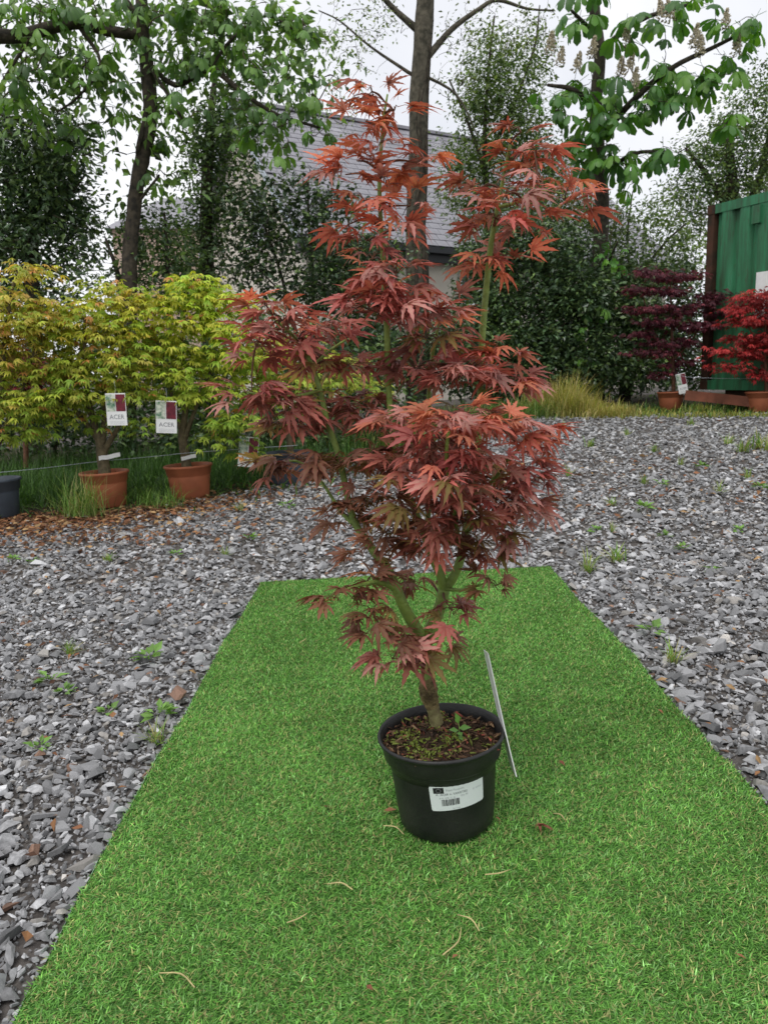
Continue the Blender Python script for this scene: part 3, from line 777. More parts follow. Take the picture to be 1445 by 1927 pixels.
for u, v, ru, rv, cnt, tone, dy in CL:
    c = P(u, v + rv * .15, HY + dy)
    dist = np.linalg.norm((NP - c) * np.array([1, 1, .8]) + np.array([0, 0, 0.0]), axis=1) + np.where(NP[:, 2] > c[2] + .01, .10, 0)
    k = int(np.argmin(dist)); s0 = NP[k]
    L_ = np.linalg.norm(c - s0)
    if L_ > .015:
        mid = (s0 + c) / 2 + np.array([0, 0, L_ * .12]) + rng.normal(0, L_ * .04, 3)
        twigs.add([s0, mid, c], [min(NR[k] * .7, .0032), .0022, .0012], 6, smooth=3)
    RU, RV = px(ru, HY), px(rv, HY)
    for i in range(int(round(cnt * (1.45 if v < 500 else 2.5 if v < 1040 else 1.9)))):
        a = random.uniform(0, 2 * math.pi) if i else 0.0
        q_ = math.sqrt(random.random())
        off = np.array([math.cos(a) * RU * q_ * .68, math.sin(a) * RU * q_ * .68, random.uniform(-1, 1) * RV * .9])
        tp = c + off
        out = np.array([math.cos(a), math.sin(a), 0]) * 1.0 + rng.normal(0, .28, 3)
        out[2] = random.uniform(-.5, .35) if tone < .9 else random.uniform(-.3, .6)
        up = np.array([rng.normal(0, .42), rng.normal(0, .42) - .15, 1.0])
        s_ = random.choice((.030, .036, .042, .046, .051, .058)) * random.uniform(.9, 1.12) * (0.9 if tone < .2 else 1.0)
        if i > 1 and random.random() < .5: twigs.add([c, (c + tp) / 2 + [0, 0, .006], tp], [.0012, .001, .0008], 4)
        LV.append((tp, out, up, s_, hero_col(min(1, max(0, tone + random.uniform(-.12, .12)))), random.randrange(len(HERO_LEAF))))
tag(twigs.build('twigs', M['stem_red'], hero), kind='stuff')
hR = frames(np.array([l[1] for l in LV]), np.array([l[2] for l in LV]))
order = np.argsort([l[0][1] + random.uniform(0, .12) for l in LV])
for k in order[:300]:
    tp, _, _, s_, c, w = LV[k]
    place_leaf(HERO_ME[w], hR[k], s_, tp, c, hero)
r_ = order[300:]
scatter_obj('foliage', HERO_LEAF, np.array([LV[k][5] for k in r_]), hR[r_], np.array([LV[k][3] for k in r_]), np.array([LV[k][0] for k in r_]), np.array([LV[k][4] for k in r_]), M['hero_a'], hero)
# the big card label hooked on the rim of the pot, seen edge on
bm = bmesh.new()
ta, tb_, tc_ = P(914, 1226, HY + .03), P(946, 1370, HY + .0), P(966, 1452, HY - .02)
cw = catmull(np.array([ta, tb_, tc_]), np.linspace(0, 2, 13))
sdv = unit(np.array([-0.05, -1.5, 0.42])) * 0.042; th_ = np.array([.0011, 0, 0])
g = []
for p in cw: g.append([bm.verts.new(p + e * sdv + f * th_) for e, f in ((-1, -1), (1, -1), (1, 1), (-1, 1))])
for A, B in zip(g[:-1], g[1:]):
    for k in range(4): bm.faces.new((A[k], A[(k + 1) % 4], B[(k + 1) % 4], B[k]))
bm.faces.new(g[0]); bm.faces.new(g[-1][::-1])
plabel = bm_obj('plant_label', bm, M['white'], None)
tag(plabel, 'long white card label hooked edge-on over the rim of the black pot', 'plant label')

# ------------------------------------------------------------------ trees, shrubs and the potted maples behind
def sub_clumps(blobs, per):                     # blobs: u, v, ru, rv, Y, rY, leaves
    out = []
    for u, v, ru, rv, Yb, rY, nl in blobs:
        c = P(u, v, Yb); R3 = np.array([px(ru, Yb), rY, px(rv, Yb)])
        for _ in range(max(1, int(nl / per))):
            d = unit(rng.standard_normal(3)); r = rng.random() ** .45
            out.append((c + d * r * R3, c, R3))
    return out
def foliage(name, parent, blobs, per, sig, size, cols, mat, leaf=OVAL, twig_mat=None, up=0.5, droop=-.15, flat=.7):
    sc_ = sub_clumps(blobs, per)
    n = len(sc_) * per
    cc = np.repeat(np.array([a for a, _, _ in sc_]), per, 0)
    s3 = np.array([sig, sig, sig * flat])
    off = rng.normal(0, 1, (n, 3)) * s3
    t = cc + off
    d = off / (s3 * 2) + rng.normal(0, .6, (n, 3)); d[:, 2] = d[:, 2] * .6 + droop
    nn = rng.normal(0, .6, (n, 3)); nn[:, 2] = np.abs(nn[:, 2]) + up
    cl = np.repeat(rng.normal(0, .17, len(sc_)), per)
    base = np.array(cols)[rng.integers(0, len(cols), n)] * np.exp(cl + rng.normal(0, .22, n))[:, None]
    s_ = size * rng.uniform(.6, 1.25, n)
    o = scatter_obj(name, leaf, rng.integers(0, len(leaf), n), frames(d, nn), s_, t, base, mat, parent)
    return o, sc_
def limb_set(paths, mat, parent, name, k=8, jit=.03, stuff=False):
    for pts in paths:
        tb = Tubes()
        tb.add([P(u, v, Yb) for u, v, Yb, _ in pts], [px(d, Yb) / 2 for _, _, Yb, d in pts], k, smooth=4, jit=jit)
        tb.build(name, mat, parent)
def grow(tb, roots, ends, r0, arch=.05, wob=.09, k=5):     # each twig springs from the nearest wood already grown
    RT = [np.asarray(p) for p in roots]; nd = np.zeros((len(RT) + 4 * len(ends), 3)); nd[:len(RT)] = RT; m_ = len(RT)
    ends = [np.asarray(e) for e in ends]
    d0 = [np.min(np.linalg.norm(nd[:m_] - e, axis=1)) for e in ends]
    out = []
    for i_ in np.argsort(d0):
        e = ends[i_]; dd = np.linalg.norm(nd[:m_] - e, axis=1)
        q = int(np.argmin(dd + .6 * np.maximum(0, nd[:m_, 2] - e[2] + .03))); s0 = nd[q]; L_ = dd[q]
        a = s0 + (e - s0) * .35 + np.array([0, 0, L_ * arch]) + rng.normal(0, L_ * wob, 3); b = s0 + (e - s0) * .7 + np.array([0, 0, L_ * arch]) + rng.normal(0, L_ * wob, 3)
        rr = min(r0, r0 * (.35 + .55 * d0[i_]))
        tb.add([s0, a, b, e], [rr, rr * .8, rr * .6, rr * .4], k, smooth=2)
        for p in (a, b, e): nd[m_] = p; m_ += 1
        out.append((i_, e - b))
    return out
def twig_fan(parent, roots, ends, mat, r0=.012, sagz=.05, name='twigs'):
    tb = Tubes(); grow(tb, roots, ends, r0, sagz)
    return tag(tb.build(name, mat, parent), kind='stuff')
def base_of(u, Yb):
    p = P(u, 711, Yb); return np.array([p[0], Yb, float(gz(p[0], Yb))])
def path_pts(paths, per=6):
    out = []
    for pts in paths:
        w = np.array([P(u, v, Yb) for u, v, Yb, _ in pts]); out += list(catmull(w, np.linspace(0, len(w) - 1, len(w) * per)))
    return out
def plant(name, label, cat, u, Yb, trunks, blobs, per, sig, size, cols, mat, group=None, leaf=OVAL, bark='bark', twig=.008, up=.5, droop=-.15, fol='crown', every=2, flat=.7):
    b = base_of(u, Yb)
    t = thing(name, label, cat, b, group)
    ps = []
    for k, tr in enumerate(trunks):
        tr = list(tr)
        limb_set([tr], M[bark], t, 'trunk' if k == 0 else 'limb')
        ps += path_pts([tr])
    o, sc_ = foliage(fol, t, blobs, per, sig, size, cols, mat, leaf, None, up, droop, flat)
    if ps and twig: twig_fan(t, ps, [a for a, _, _ in sc_][::every], M['twig'], twig)
    return t, ps
def ground_v(u, Yb):                            # photo row of the ground Yb metres away
    b = base_of(u, Yb); d = b - np.array([0, 0, H])
    zc = d[1] * cp - d[2] * sp; return 963.5 - F * (d[1] * sp + d[2] * cp) / zc
IVY = [(0.058, 0.105, 0.048), (0.080, 0.135, 0.058), (0.042, 0.076, 0.040), (0.12, 0.185, 0.062)]
HOLLY = [(0.050, 0.096, 0.044), (0.070, 0.122, 0.052), (0.038, 0.070, 0.038), (0.13, 0.20, 0.06)]
MIDG = [(0.09, 0.15, 0.045), (0.12, 0.19, 0.055), (0.06, 0.11, 0.04), (0.15, 0.21, 0.07)]
PALEG = [(0.15, 0.21, 0.07), (0.19, 0.26, 0.09), (0.11, 0.16, 0.06), (0.24, 0.28, 0.14)]
g_ = ground_v
# ivy-smothered tree, far left
plant('ivy_clad_tree', 'dark ivy-smothered tree rising behind the tallest yellow maple', 'tree', 60, 9.5,
      [[(62, g_(62, 9.5) + 8, 9.5, 34), (64, 600, 9.5, 28), (60, 480, 9.5, 24), (70, 360, 9.5, 18), (95, 250, 9.5, 10)], [(64, 440, 9.5, 12), (120, 380, 9.4, 8), (160, 330, 9.4, 4)]],
      [(50, 300, 90, 60, 9.5, .6, 2300), (60, 390, 105, 60, 9.5, .7, 3000), (40, 470, 95, 60, 9.5, .7, 2500), (120, 245, 50, 32, 9.4, .4, 700), (115, 340, 48, 45, 9.3, .4, 1000), (140, 440, 42, 45, 9.4, .4, 420), (20, 230, 60, 40, 9.6, .5, 700), (60, 560, 90, 45, 9.5, .6, 1000)],
      26, .12, .090, IVY, M['gloss_a'], twig=.01)
# bare-stemmed ivy trunk and scrub between
plant('ivy_column', 'slim tree trunk wrapped in dark ivy beside the cream gable', 'tree', 392, 10.5,
      [[(395, g_(395, 10.5) + 8, 10.5, 30), (392, 560, 10.5, 26), (388, 420, 10.5, 24), (392, 300, 10.5, 20), (400, 190, 10.5, 12), (410, 120, 10.5, 6)]],
      [(400, 225, 42, 40, 10.5, .3, 900), (388, 290, 46, 45, 10.5, .35, 1200), (392, 370, 50, 50, 10.5, .35, 1100), (385, 450, 56, 50, 10.5, .4, 1100), (372, 530, 70, 45, 10.5, .5, 1000), (430, 180, 40, 40, 10.6, .4, 420), (450, 270, 40, 60, 10.4, .4, 620), (455, 360, 35, 60, 10.4, .4, 480)],
      24, .10, .075, IVY + MIDG[:1], M['leaf_a'])
plant('hedge_shrub', 'loose leafy hedge shrub with gaps showing the sky behind the yellow maples', 'shrub', 300, 9.0,
      [[(250, g_(250, 9) + 6, 9.0, 14), (230, 560, 9.0, 10), (200, 450, 9.0, 5)], [(320, g_(320, 9) + 6, 9.0, 14), (318, 560, 9.0, 10), (310, 400, 9.0, 4)]],
      [(300, 520, 90, 80, 9.0, .5, 1500), (190, 540, 60, 70, 9.0, .5, 600), (290, 420, 60, 40, 9.1, .4, 420), (230, 460, 60, 40, 9.1, .4, 260), (330, 470, 45, 50, 9.1, .4, 520)],
      20, .12, .075, IVY + MIDG[:2], M['leaf_a'])
plant('holly_sapling', 'tall open holly with bare upright stems in front of the cream gable wall', 'shrub', 590, 10.0,
      [[(592, g_(592, 10) + 6, 10.0, 9), (590, 560, 10.0, 8), (582, 430, 10.0, 6), (580, 340, 10.0, 4), (592, 325, 10, 2)], [(560, 640, 10.0, 9), (530, 520, 10.0, 6), (500, 430, 10.0, 4), (470, 350, 10.0, 2)], [(600, 620, 10.0, 6), (540, 560, 9.9, 4), (480, 500, 9.9, 2)]],
      [(500, 400, 60, 70, 10.0, .4, 630), (560, 350, 40, 35, 10.0, .3, 390), (540, 440, 70, 50, 10.0, .4, 660), (600, 420, 50, 60, 10.0, .4, 570), (480, 500, 60, 50, 10.0, .4, 780), (560, 530, 60, 45, 10.0, .4, 630), (630, 380, 50, 25, 10, .3, 330), (460, 420, 35, 60, 10, .3, 450)],
      11, .10, .085, HOLLY, M['gloss_a'], twig=.006, every=1)
plant('holly_bush', 'dense dark holly bush low in front of the slate roof', 'shrub', 655, 9.6,
      [[(655, g_(655, 9.6) + 6, 9.6, 12), (655, 600, 9.6, 10), (650, 470, 9.6, 5)]],
      [(650, 480, 75, 55, 9.6, .5, 1900), (620, 560, 80, 60, 9.6, .5, 1900), (700, 560, 70, 70, 9.6, .5, 1500), (660, 650, 90, 60, 9.6, .5, 1600), (720, 470, 50, 45, 9.6, .4, 700)],
      24, .11, .07, HOLLY, M['gloss_a'])
# tall ivy-stemmed tree with the first small leaves
TT = [[(786, g_(786, 11) + 8, 11, 44), (784, 540, 11, 40), (782, 420, 11, 36), (786, 300, 11, 34), (788, 180, 11, 32), (796, 60, 11, 32), (803, -60, 11, 30), (808, -200, 11, 26)],
      [(806, 105, 11, 13), (850, 55, 11, 10), (900, 18, 11, 8), (935, 0, 11, 7), (990, 16, 11, 4), (1040, 20, 11, 3)],
      [(790, 60, 11, 13), (750, 25, 11, 10), (715, -10, 11, 8)], [(790, 150, 11, 7), (700, 90, 11, 4), (640, 40, 11, 3), (600, 20, 11, 2)], [(795, 140, 11, 6), (860, 180, 11, 4), (900, 260, 11, 2)]]
plant('tall_bare_tree', 'tall rough-barked tree trunk with thin twigs rising in front of the slate roof', 'tree', 786, 11, TT,
      [(660, 70, 70, 70, 11, .6, 300), (720, 30, 60, 50, 11, .6, 160), (860, 110, 60, 90, 11.2, .6, 260), (930, 40, 70, 40, 11, .6, 200), (1000, 50, 60, 50, 11, .6, 200), (640, 200, 50, 50, 11, .5, 160)],
      5, .07, .055, PALEG, M['leaf_a'], bark='bark_ivy', twig=.007, every=1, fol='young_leaves')
tall = bpy.data.objects['tall_bare_tree']
wpt = catmull(np.array([P(u, v, Yb) for u, v, Yb, _ in TT[0]]), np.linspace(0, 6, 60)); wr = np.interp(np.linspace(0, 6, 60), range(8), [px(d, 11) / 2 for *_, d in TT[0]])
for k in range(11):
    a0 = random.uniform(0, 6.28); tw_ = random.uniform(-.05, .05); e_ = random.randint(38, 60); tb = Tubes()
    aa = a0 + tw_ * np.arange(e_) + .25 * np.sin(np.arange(e_) * random.uniform(.3, .6) + a0)
    tb.add(wpt[:e_] + (wr[:e_] * 1.0)[:, None] * np.stack([np.cos(aa), np.sin(aa), 0 * aa], -1), np.linspace(random.uniform(.018, .032), .008, e_), 6, jit=.12)
    tb.build('vine', M['bark'], tall)
# hawthorn in pale leaf
plant('hawthorn_tree', 'slender pale green hawthorn tree between the tall trunk and the chestnut', 'tree', 930, 14.0,
      [[(925, g_(925, 14.0) + 8, 14.0, 16), (925, 520, 14.0, 14), (915, 380, 14.0, 11), (912, 250, 14.0, 8), (920, 120, 14.0, 5), (930, 30, 14.0, 3)], [(915, 330, 14.0, 8), (880, 230, 14.0, 5), (845, 150, 14.0, 3)], [(918, 300, 14.0, 8), (965, 200, 14.0, 6), (1005, 90, 14.0, 4), (1015, 10, 14.0, 2)], [(922, 400, 14.0, 7), (870, 360, 14.0, 4), (830, 300, 14.0, 2)]],
      [(930, 110, 50, 50, 14.0, .6, 1530), (905, 190, 55, 55, 14.0, .6, 2040), (960, 200, 50, 60, 14.0, .6, 2040), (920, 290, 65, 60, 14.0, .6, 2550), (1000, 270, 45, 60, 14.0, .6, 1700), (880, 370, 55, 50, 14.0, .6, 1530), (1005, 120, 35, 70, 14.0, .5, 1020), (850, 300, 40, 50, 14.0, .5, 612), (1040, 330, 45, 60, 14.0, .5, 1360), (1000, 390, 55, 50, 13.6, .5, 1500), (1075, 400, 55, 55, 13.6, .5, 1500), (1130, 420, 50, 50, 13.6, .5, 900), (930, 400, 50, 50, 13.8, .5, 1100)],
      18, .12, .075, PALEG[:3] + MIDG[:3], M['leaf_a'], twig=.006)
# evergreen hedge masses
HB = [('evergreen_shrub', 'dense dark evergreen shrub below the cream wall behind the red maple', 930, 12.0, [(925, 480, 60, 50, 12.0, .5, 2200), (930, 560, 70, 60, 11.9, .6, 3800), (925, 650, 80, 60, 11.7, .6, 3800), (860, 650, 60, 60, 11.9, .5, 1900), (930, 725, 90, 35, 11.6, .4, 1900)], MIDG[:1] + IVY),
      ('evergreen_shrub', 'dense dark evergreen shrub around the foot of the chestnut tree', 1050, 11.6, [(1040, 480, 70, 50, 11.7, .6, 2600), (1050, 560, 80, 60, 11.6, .5, 4200), (1050, 650, 90, 60, 11.6, .5, 4200), (1110, 560, 45, 45, 11.4, .3, 1500), (1000, 430, 50, 35, 11.7, .5, 900), (1120, 680, 60, 60, 11.4, .3, 2200), (1040, 720, 90, 35, 11.4, .3, 1800)], IVY),
      ('evergreen_shrub', 'dark leafy shrub behind the purple maple', 1170, 12.2, [(1165, 520, 65, 60, 12.2, .6, 2200), (1175, 610, 75, 70, 12.2, .6, 3600), (1245, 640, 60, 80, 12.6, .6, 3200), (1180, 700, 90, 45, 11.9, .4, 2400), (1290, 570, 40, 90, 12.2, .5, 1600), (1290, 680, 60, 60, 13.0, .4, 2200)], IVY + MIDG[:2])]
for nm, lb, u, Yb, bl, cs in HB:
    plant(nm, lb, 'shrub', u, Yb, [[(u, g_(u, Yb) + 6, Yb, 14), (u + 4, 640, Yb, 11), (u - 3, 520, Yb, 6)], [(u + 10, g_(u, Yb) + 6, Yb, 9), (u + 34, 600, Yb, 6), (u + 40, 520, Yb, 3)]], bl, 26, .12, .088, cs, M['gloss_a'], twig=.007, every=3)
plant('young_sycamore', 'light green thin-branched sapling leaning beside the green container', 'tree', 1200, 13.4,
      [[(1180, g_(1180, 13.4) + 6, 13.4, 10), (1190, 560, 13.4, 8), (1240, 470, 13.4, 5), (1290, 420, 13.4, 3)], [(1190, 560, 13.4, 6), (1180, 450, 13.4, 4), (1190, 360, 13.4, 2)]],
      [(1200, 420, 60, 50, 13.4, .5, 480), (1260, 450, 50, 50, 13.4, .5, 640), (1180, 480, 55, 50, 13.4, .5, 700), (1290, 500, 40, 50, 13.6, .5, 800), (1240, 390, 40, 40, 13.4, .5, 260), (1220, 520, 70, 40, 13.4, .5, 900)],
      14, .11, .08, MIDG + PALEG[:2], M['leaf_a'], twig=.006, every=1)
plant('willow_tree', 'big bushy green tree standing behind the green container', 'tree', 1390, 16,
      [[(1390, g_(1390, 16) + 8, 16, 40), (1388, 560, 16, 34), (1380, 400, 16, 24), (1370, 260, 16, 12)], [(1385, 450, 16, 18), (1430, 330, 16, 12), (1450, 230, 16, 6)], [(1384, 420, 16, 14), (1330, 330, 16, 9), (1290, 280, 16, 4)]],
      [(1330, 300, 60, 60, 16, 1.0, 1700), (1390, 250, 60, 60, 16, 1.0, 1800), (1440, 200, 60, 55, 16, 1.0, 1500), (1430, 320, 70, 60, 16, 1.0, 2200), (1360, 370, 70, 50, 16, 1.0, 2200), (1290, 350, 40, 45, 16, .8, 900), (1300, 420, 45, 50, 16, .8, 1000), (1480, 280, 60, 80, 16, 1.0, 1200), (1460, 140, 40, 30, 16, .6, 260)],
      26, .17, .085, MIDG + IVY[:2] + PALEG[:1], M['leaf_a'], twig=.012)
plant('bramble_hedge', 'low dark bramble and ivy hedge behind the row of potted maples', 'hedge', 200, 8.0,
      [[(100, g_(100, 8) + 6, 8.0, 8), (110, 760, 8.0, 6), (100, 640, 8.0, 3)], [(420, g_(420, 8) + 6, 8.0, 8), (430, 760, 8.0, 6), (420, 640, 8.0, 3)]],
      [(u, 700 + 30 * ((k * 7) % 3 - 1), 80, 90, 8.0, .35, 1300) for k, u in enumerate(range(-140, 720, 105))] + [(u, 800, 80, 50, 7.8, .3, 800) for u in range(-120, 640, 120)],
      24, .11, .075, IVY, M['leaf_a'], twig=.006, every=3)
plant('laurel_hedge', 'low dark laurel hedge under the bare tree trunk behind the red maple', 'hedge', 790, 10.2,
      [[(770, g_(770, 10.2) + 6, 10.2, 8), (770, 660, 10.2, 6), (765, 600, 10.2, 3)]],
      [(u, 665, 70, 75, yb, .4, 1900) for u, yb in ((690, 9.9), (770, 10.3), (850, 10.9), (930, 11.6), (1020, 11.8))], 24, .11, .080, IVY, M['gloss_a'], twig=.006, every=3)

# big-leaved trees: every leaf its own part
def big_leaf_tree(name, label, u, Yb, paths, clumps, size, cols, ext=None):
    t = thing(name, label, 'tree', base_of(u, Yb))
    for k, p in enumerate(paths): limb_set([p], M['bark'], t, 'trunk' if k == 0 else 'limb', 10, .04)
    ps = path_pts(paths); tw = Tubes(); ends = []
    for cu, cv, ru, rv, Yc, n in clumps:
        for _ in range(n):
            a = random.uniform(0, 6.283); r = math.sqrt(random.random())
            ends.append(P(cu + ru * r * math.cos(a), cv + rv * r * math.sin(a), Yc + random.uniform(-.35, .35)))
    random.shuffle(ends); ends = ends[:300]
    tips = [(ends[i_], unit(d_)) for i_, d_ in grow(tw, ps, ends, .011, .06, .07)]
    tag(tw.build('twigs', M['twig'], t), kind='stuff')
    tips = tips[:300]
    for e, dr in tips:
        d = np.array([dr[0], dr[1], 0]) + rng.normal(0, .5, 3); d[2] = random.uniform(-.55, .05)
        Rr = frames(np.array([d]), np.array([[rng.normal(0, .25), rng.normal(0, .25), 1.0]]))[0]
        c = np.array(random.choice(cols)) * random.uniform(.75, 1.25)
        low = name == 'horse_chestnut' and e[2] < 3.6
        place_leaf(random.choice(CHEST_ME), Rr, size * random.uniform(.72, 1.2) * (.55 if low else 1), e, c * (1.5 if low else 1), t)
    return t
CG = [(0.10, 0.23, 0.045), (0.075, 0.18, 0.045), (0.14, 0.28, 0.055), (0.06, 0.15, 0.045)]
ch = big_leaf_tree('horse_chestnut', 'horse chestnut tree with cream flower candles beside the green container', 1128, 12.2,
    [[(1120, ground_v(1120, 12.2) + 8, 12.2, 34), (1122, 600, 12.2, 30), (1128, 480, 12.2, 27), (1132, 380, 12.2, 25), (1126, 300, 12.2, 22), (1120, 200, 12.2, 22), (1128, 110, 12.2, 20), (1118, 20, 12.2, 18), (1112, -80, 12.2, 15)],
     [(1128, 260, 12.2, 14), (1190, 190, 11.60, 11), (1260, 130, 11.40, 9), (1340, 90, 11.30, 7), (1400, 60, 11.20, 5)], [(1122, 210, 12.2, 12), (1080, 170, 11.60, 9), (1030, 160, 11.50, 5)], [(1130, 330, 12.2, 9), (1190, 290, 11.50, 7), (1250, 285, 11.40, 4)], [(1124, 100, 12.2, 11), (1200, 40, 11.50, 8), (1290, 10, 11.40, 5)], [(1116, 60, 12.2, 8), (1075, 20, 11.60, 5)], [(1126, 540, 12.2, 6), (1150, 480, 11.50, 4), (1162, 455, 9, 3)]],
    [(1100, 215, 60, 45, 11.50, 22), (1040, 190, 40, 30, 11.40, 8), (1180, 190, 50, 50, 11.50, 22), (1250, 160, 60, 45, 11.30, 26), (1330, 130, 55, 40, 11.20, 18), (1400, 60, 45, 45, 11.20, 12), (1360, 215, 22, 25, 11.20, 5), (1200, 60, 60, 40, 11.40, 14), (1300, 20, 70, 30, 11.30, 10), (1100, 20, 45, 40, 11.60, 12), (1090, 290, 35, 30, 11.50, 10), (1145, 290, 40, 30, 11.50, 12), (1190, 300, 40, 20, 11.40, 8), (1245, 290, 35, 22, 11.40, 8), (1175, 350, 25, 30, 11.40, 5), (1120, 150, 40, 40, 11.60, 10), (1150, 470, 30, 20, 11.40, 6), (1170, 500, 20, 20, 11.40, 4), (1110, 600, 30, 50, 11.40, 10), (1110, 670, 25, 20, 11.40, 5), (1300, 180, 50, 30, 11.30, 8)],
    .30, CG)
def panicle(seed):
    r = np.random.default_rng(seed); n = 170
    t = r.random(n); a = r.uniform(0, 6.283, n); rr = .085 * (1 - t) ** .6 * r.uniform(.6, 1.1, n)
    p = np.stack([rr * np.cos(a), rr * np.sin(a), t * .30], -1)
    s3 = np.repeat(r.uniform(.03, .055, n)[:, None], 3, 1); Rp = frames(r.standard_normal((n, 3)), r.standard_normal((n, 3))); s3[0] = (.34, .05, .09); p[0] = (0, 0, .15); Rp[0] = frames(np.array([[0, 0, 1.0]]), np.array([[1.0, 0, 0]]))[0]
    V, T, c, L = scatter(CHIPS, r.integers(0, 6, n), Rp, s3, p, np.array([0.62, 0.55, 0.40]) * r.uniform(.75, 1.15, (n, 1)))
    return tri_mesh('flower_candle', V, T, M['petal_a'], c, L)
PAN = [panicle(k) for k in range(3)]
for k, (u, v, Yb) in enumerate(((1053, 110, 11.40), (1083, 122, 11.35), (1113, 95, 11.40), (1168, 132, 11.30), (1182, 122, 11.30), (1192, 158, 11.25), (1246, 25, 11.30), (1262, 28, 11.30), (1306, 75, 11.20), (1316, 92, 11.20), (1384, 90, 11.15), (1364, 40, 11.15), (1035, 88, 11.50), (1178, 72, 11.40))):
    o = bpy.data.objects.new('flower_candle', PAN[k % 3]); link(o, ch)
    o.matrix_basis = Matrix.Translation(P(u, v + 12, Yb)) @ Matrix.Rotation(random.uniform(-.25, .25), 4, 'Y') @ Matrix.Scale(random.uniform(.8, 1.02), 4)
big_leaf_tree('overhanging_chestnut', 'dark-limbed chestnut tree with drooping leaves overhanging the yellow maples', 265, 8.6,
    [[(240, ground_v(240, 8.6) + 8, 8.6, 32), (243, 600, 8.6, 29), (245, 480, 8.6, 26), (258, 350, 8.6, 24), (270, 290, 8.6, 25), (283, 220, 8.6, 25), (278, 130, 8.6, 24), (270, 60, 8.6, 22), (265, -40, 8.6, 18)],
     [(264, 66, 8.6, 17), (205, 58, 8.5, 18), (150, 44, 8.4, 19), (95, 52, 8.3, 20), (40, 68, 8.2, 22), (-40, 66, 8.1, 24)], [(272, 110, 8.6, 9), (330, 160, 8.5, 9), (395, 130, 8.4, 10), (450, 170, 8.4, 8), (520, 215, 8.3, 6), (600, 240, 8.3, 4)], [(280, 200, 8.6, 10), (262, 270, 8.5, 8), (258, 290, 8.5, 5)], [(266, 40, 8.6, 11), (230, -10, 8.5, 9)], [(150, 50, 8.4, 8), (190, 120, 8.3, 5), (150, 180, 8.3, 4), (110, 210, 8.3, 3)], [(285, 130, 8.5, 7), (330, 200, 8.4, 5), (350, 240, 8.4, 4)], [(395, 130, 8.4, 6), (440, 70, 8.4, 5), (500, 30, 8.4, 4), (560, 60, 8.4, 3)], [(60, 66, 8.2, 7), (20, 130, 8.2, 5), (-10, 180, 8.2, 3)], [(246, 400, 8.6, 6), (300, 330, 8.5, 4)]],
    [(40, 40, 70, 40, 8.2, 16), (120, 20, 60, 30, 8.3, 14), (60, 120, 60, 40, 8.2, 14), (150, 130, 50, 40, 8.3, 14), (30, 180, 50, 40, 8.2, 8), (230, 20, 50, 25, 8.5, 10), (210, 130, 40, 50, 8.4, 12), (320, 30, 50, 35, 8.4, 14), (400, 20, 50, 30, 8.4, 14), (480, 30, 60, 35, 8.4, 16), (550, 60, 40, 40, 8.4, 12), (340, 110, 50, 35, 8.4, 14), (420, 100, 50, 35, 8.4, 16), (500, 130, 50, 35, 8.3, 16), (570, 170, 40, 40, 8.3, 12), (460, 190, 45, 25, 8.3, 10), (530, 230, 50, 25, 8.3, 10), (270, 85, 25, 20, 8.4, 6), (610, 240, 30, 25, 8.3, 5), (300, 240, 30, 30, 8.4, 6), (470, 260, 30, 30, 8.3, 6), (350, 200, 40, 30, 8.4, 8), (210, 210, 40, 35, 8.4, 7), (290, 330, 25, 20, 8.5, 3), (120, 240, 40, 30, 8.3, 5), (550, 280, 40, 25, 8.3, 4)],
    .185, [(0.12, 0.23, 0.06), (0.09, 0.18, 0.055), (0.16, 0.29, 0.07), (0.07, 0.14, 0.05)])
oc = bpy.data.objects['overhanging_chestnut']
ob_, osc = foliage('crown', oc, [(40, 30, 80, 45, 8.4, .5, 210), (130, 20, 70, 35, 8.5, .5, 180), (60, 120, 70, 50, 8.4, .5, 190), (150, 130, 60, 55, 8.5, .5, 180), (30, 200, 60, 45, 8.4, .5, 130), (230, 30, 60, 35, 8.6, .4, 150), (330, 30, 70, 45, 8.6, .5, 210), (430, 40, 70, 45, 8.6, .5, 210), (530, 50, 60, 50, 8.6, .5, 180), (350, 120, 70, 45, 8.6, .5, 180), (450, 120, 70, 45, 8.6, .5, 180), (550, 150, 55, 50, 8.5, .5, 150), (220, 180, 60, 60, 8.6, .5, 120), (310, 230, 60, 50, 8.6, .5, 120), (500, 230, 70, 40, 8.5, .5, 120), (320, 350, 50, 60, 8.8, .4, 100), (200, 330, 50, 60, 8.8, .4, 70), (600, 110, 40, 50, 8.6, .4, 70)],
    9, .13, .115, [(0.17, 0.28, 0.08), (0.13, 0.22, 0.07), (0.21, 0.33, 0.10), (0.09, 0.16, 0.06)], M['leaf_a'], OVAL, None, .3, -.7)
grow_t = Tubes(); grow(grow_t, path_pts([[(264, 66, 8.6, 17), (205, 58, 8.5, 18), (150, 44, 8.4, 19), (95, 52, 8.3, 20), (40, 68, 8.2, 22)], [(240, 600, 8.6, 9), (258, 350, 8.6, 9), (283, 220, 8.6, 9), (270, 60, 8.6, 9), (265, -40, 8.6, 5)], [(272, 110, 8.6, 9), (330, 160, 8.5, 9), (395, 130, 8.4, 10), (450, 170, 8.4, 8), (520, 215, 8.3, 6), (600, 240, 8.3, 4)], [(395, 130, 8.4, 6), (440, 70, 8.4, 5), (500, 30, 8.4, 4), (560, 60, 8.4, 3)]]), [a for a, _, _ in osc][::2], .012, .04, .08)
tag(grow_t.build('fine_twigs', M['twig'], oc), kind='stuff')

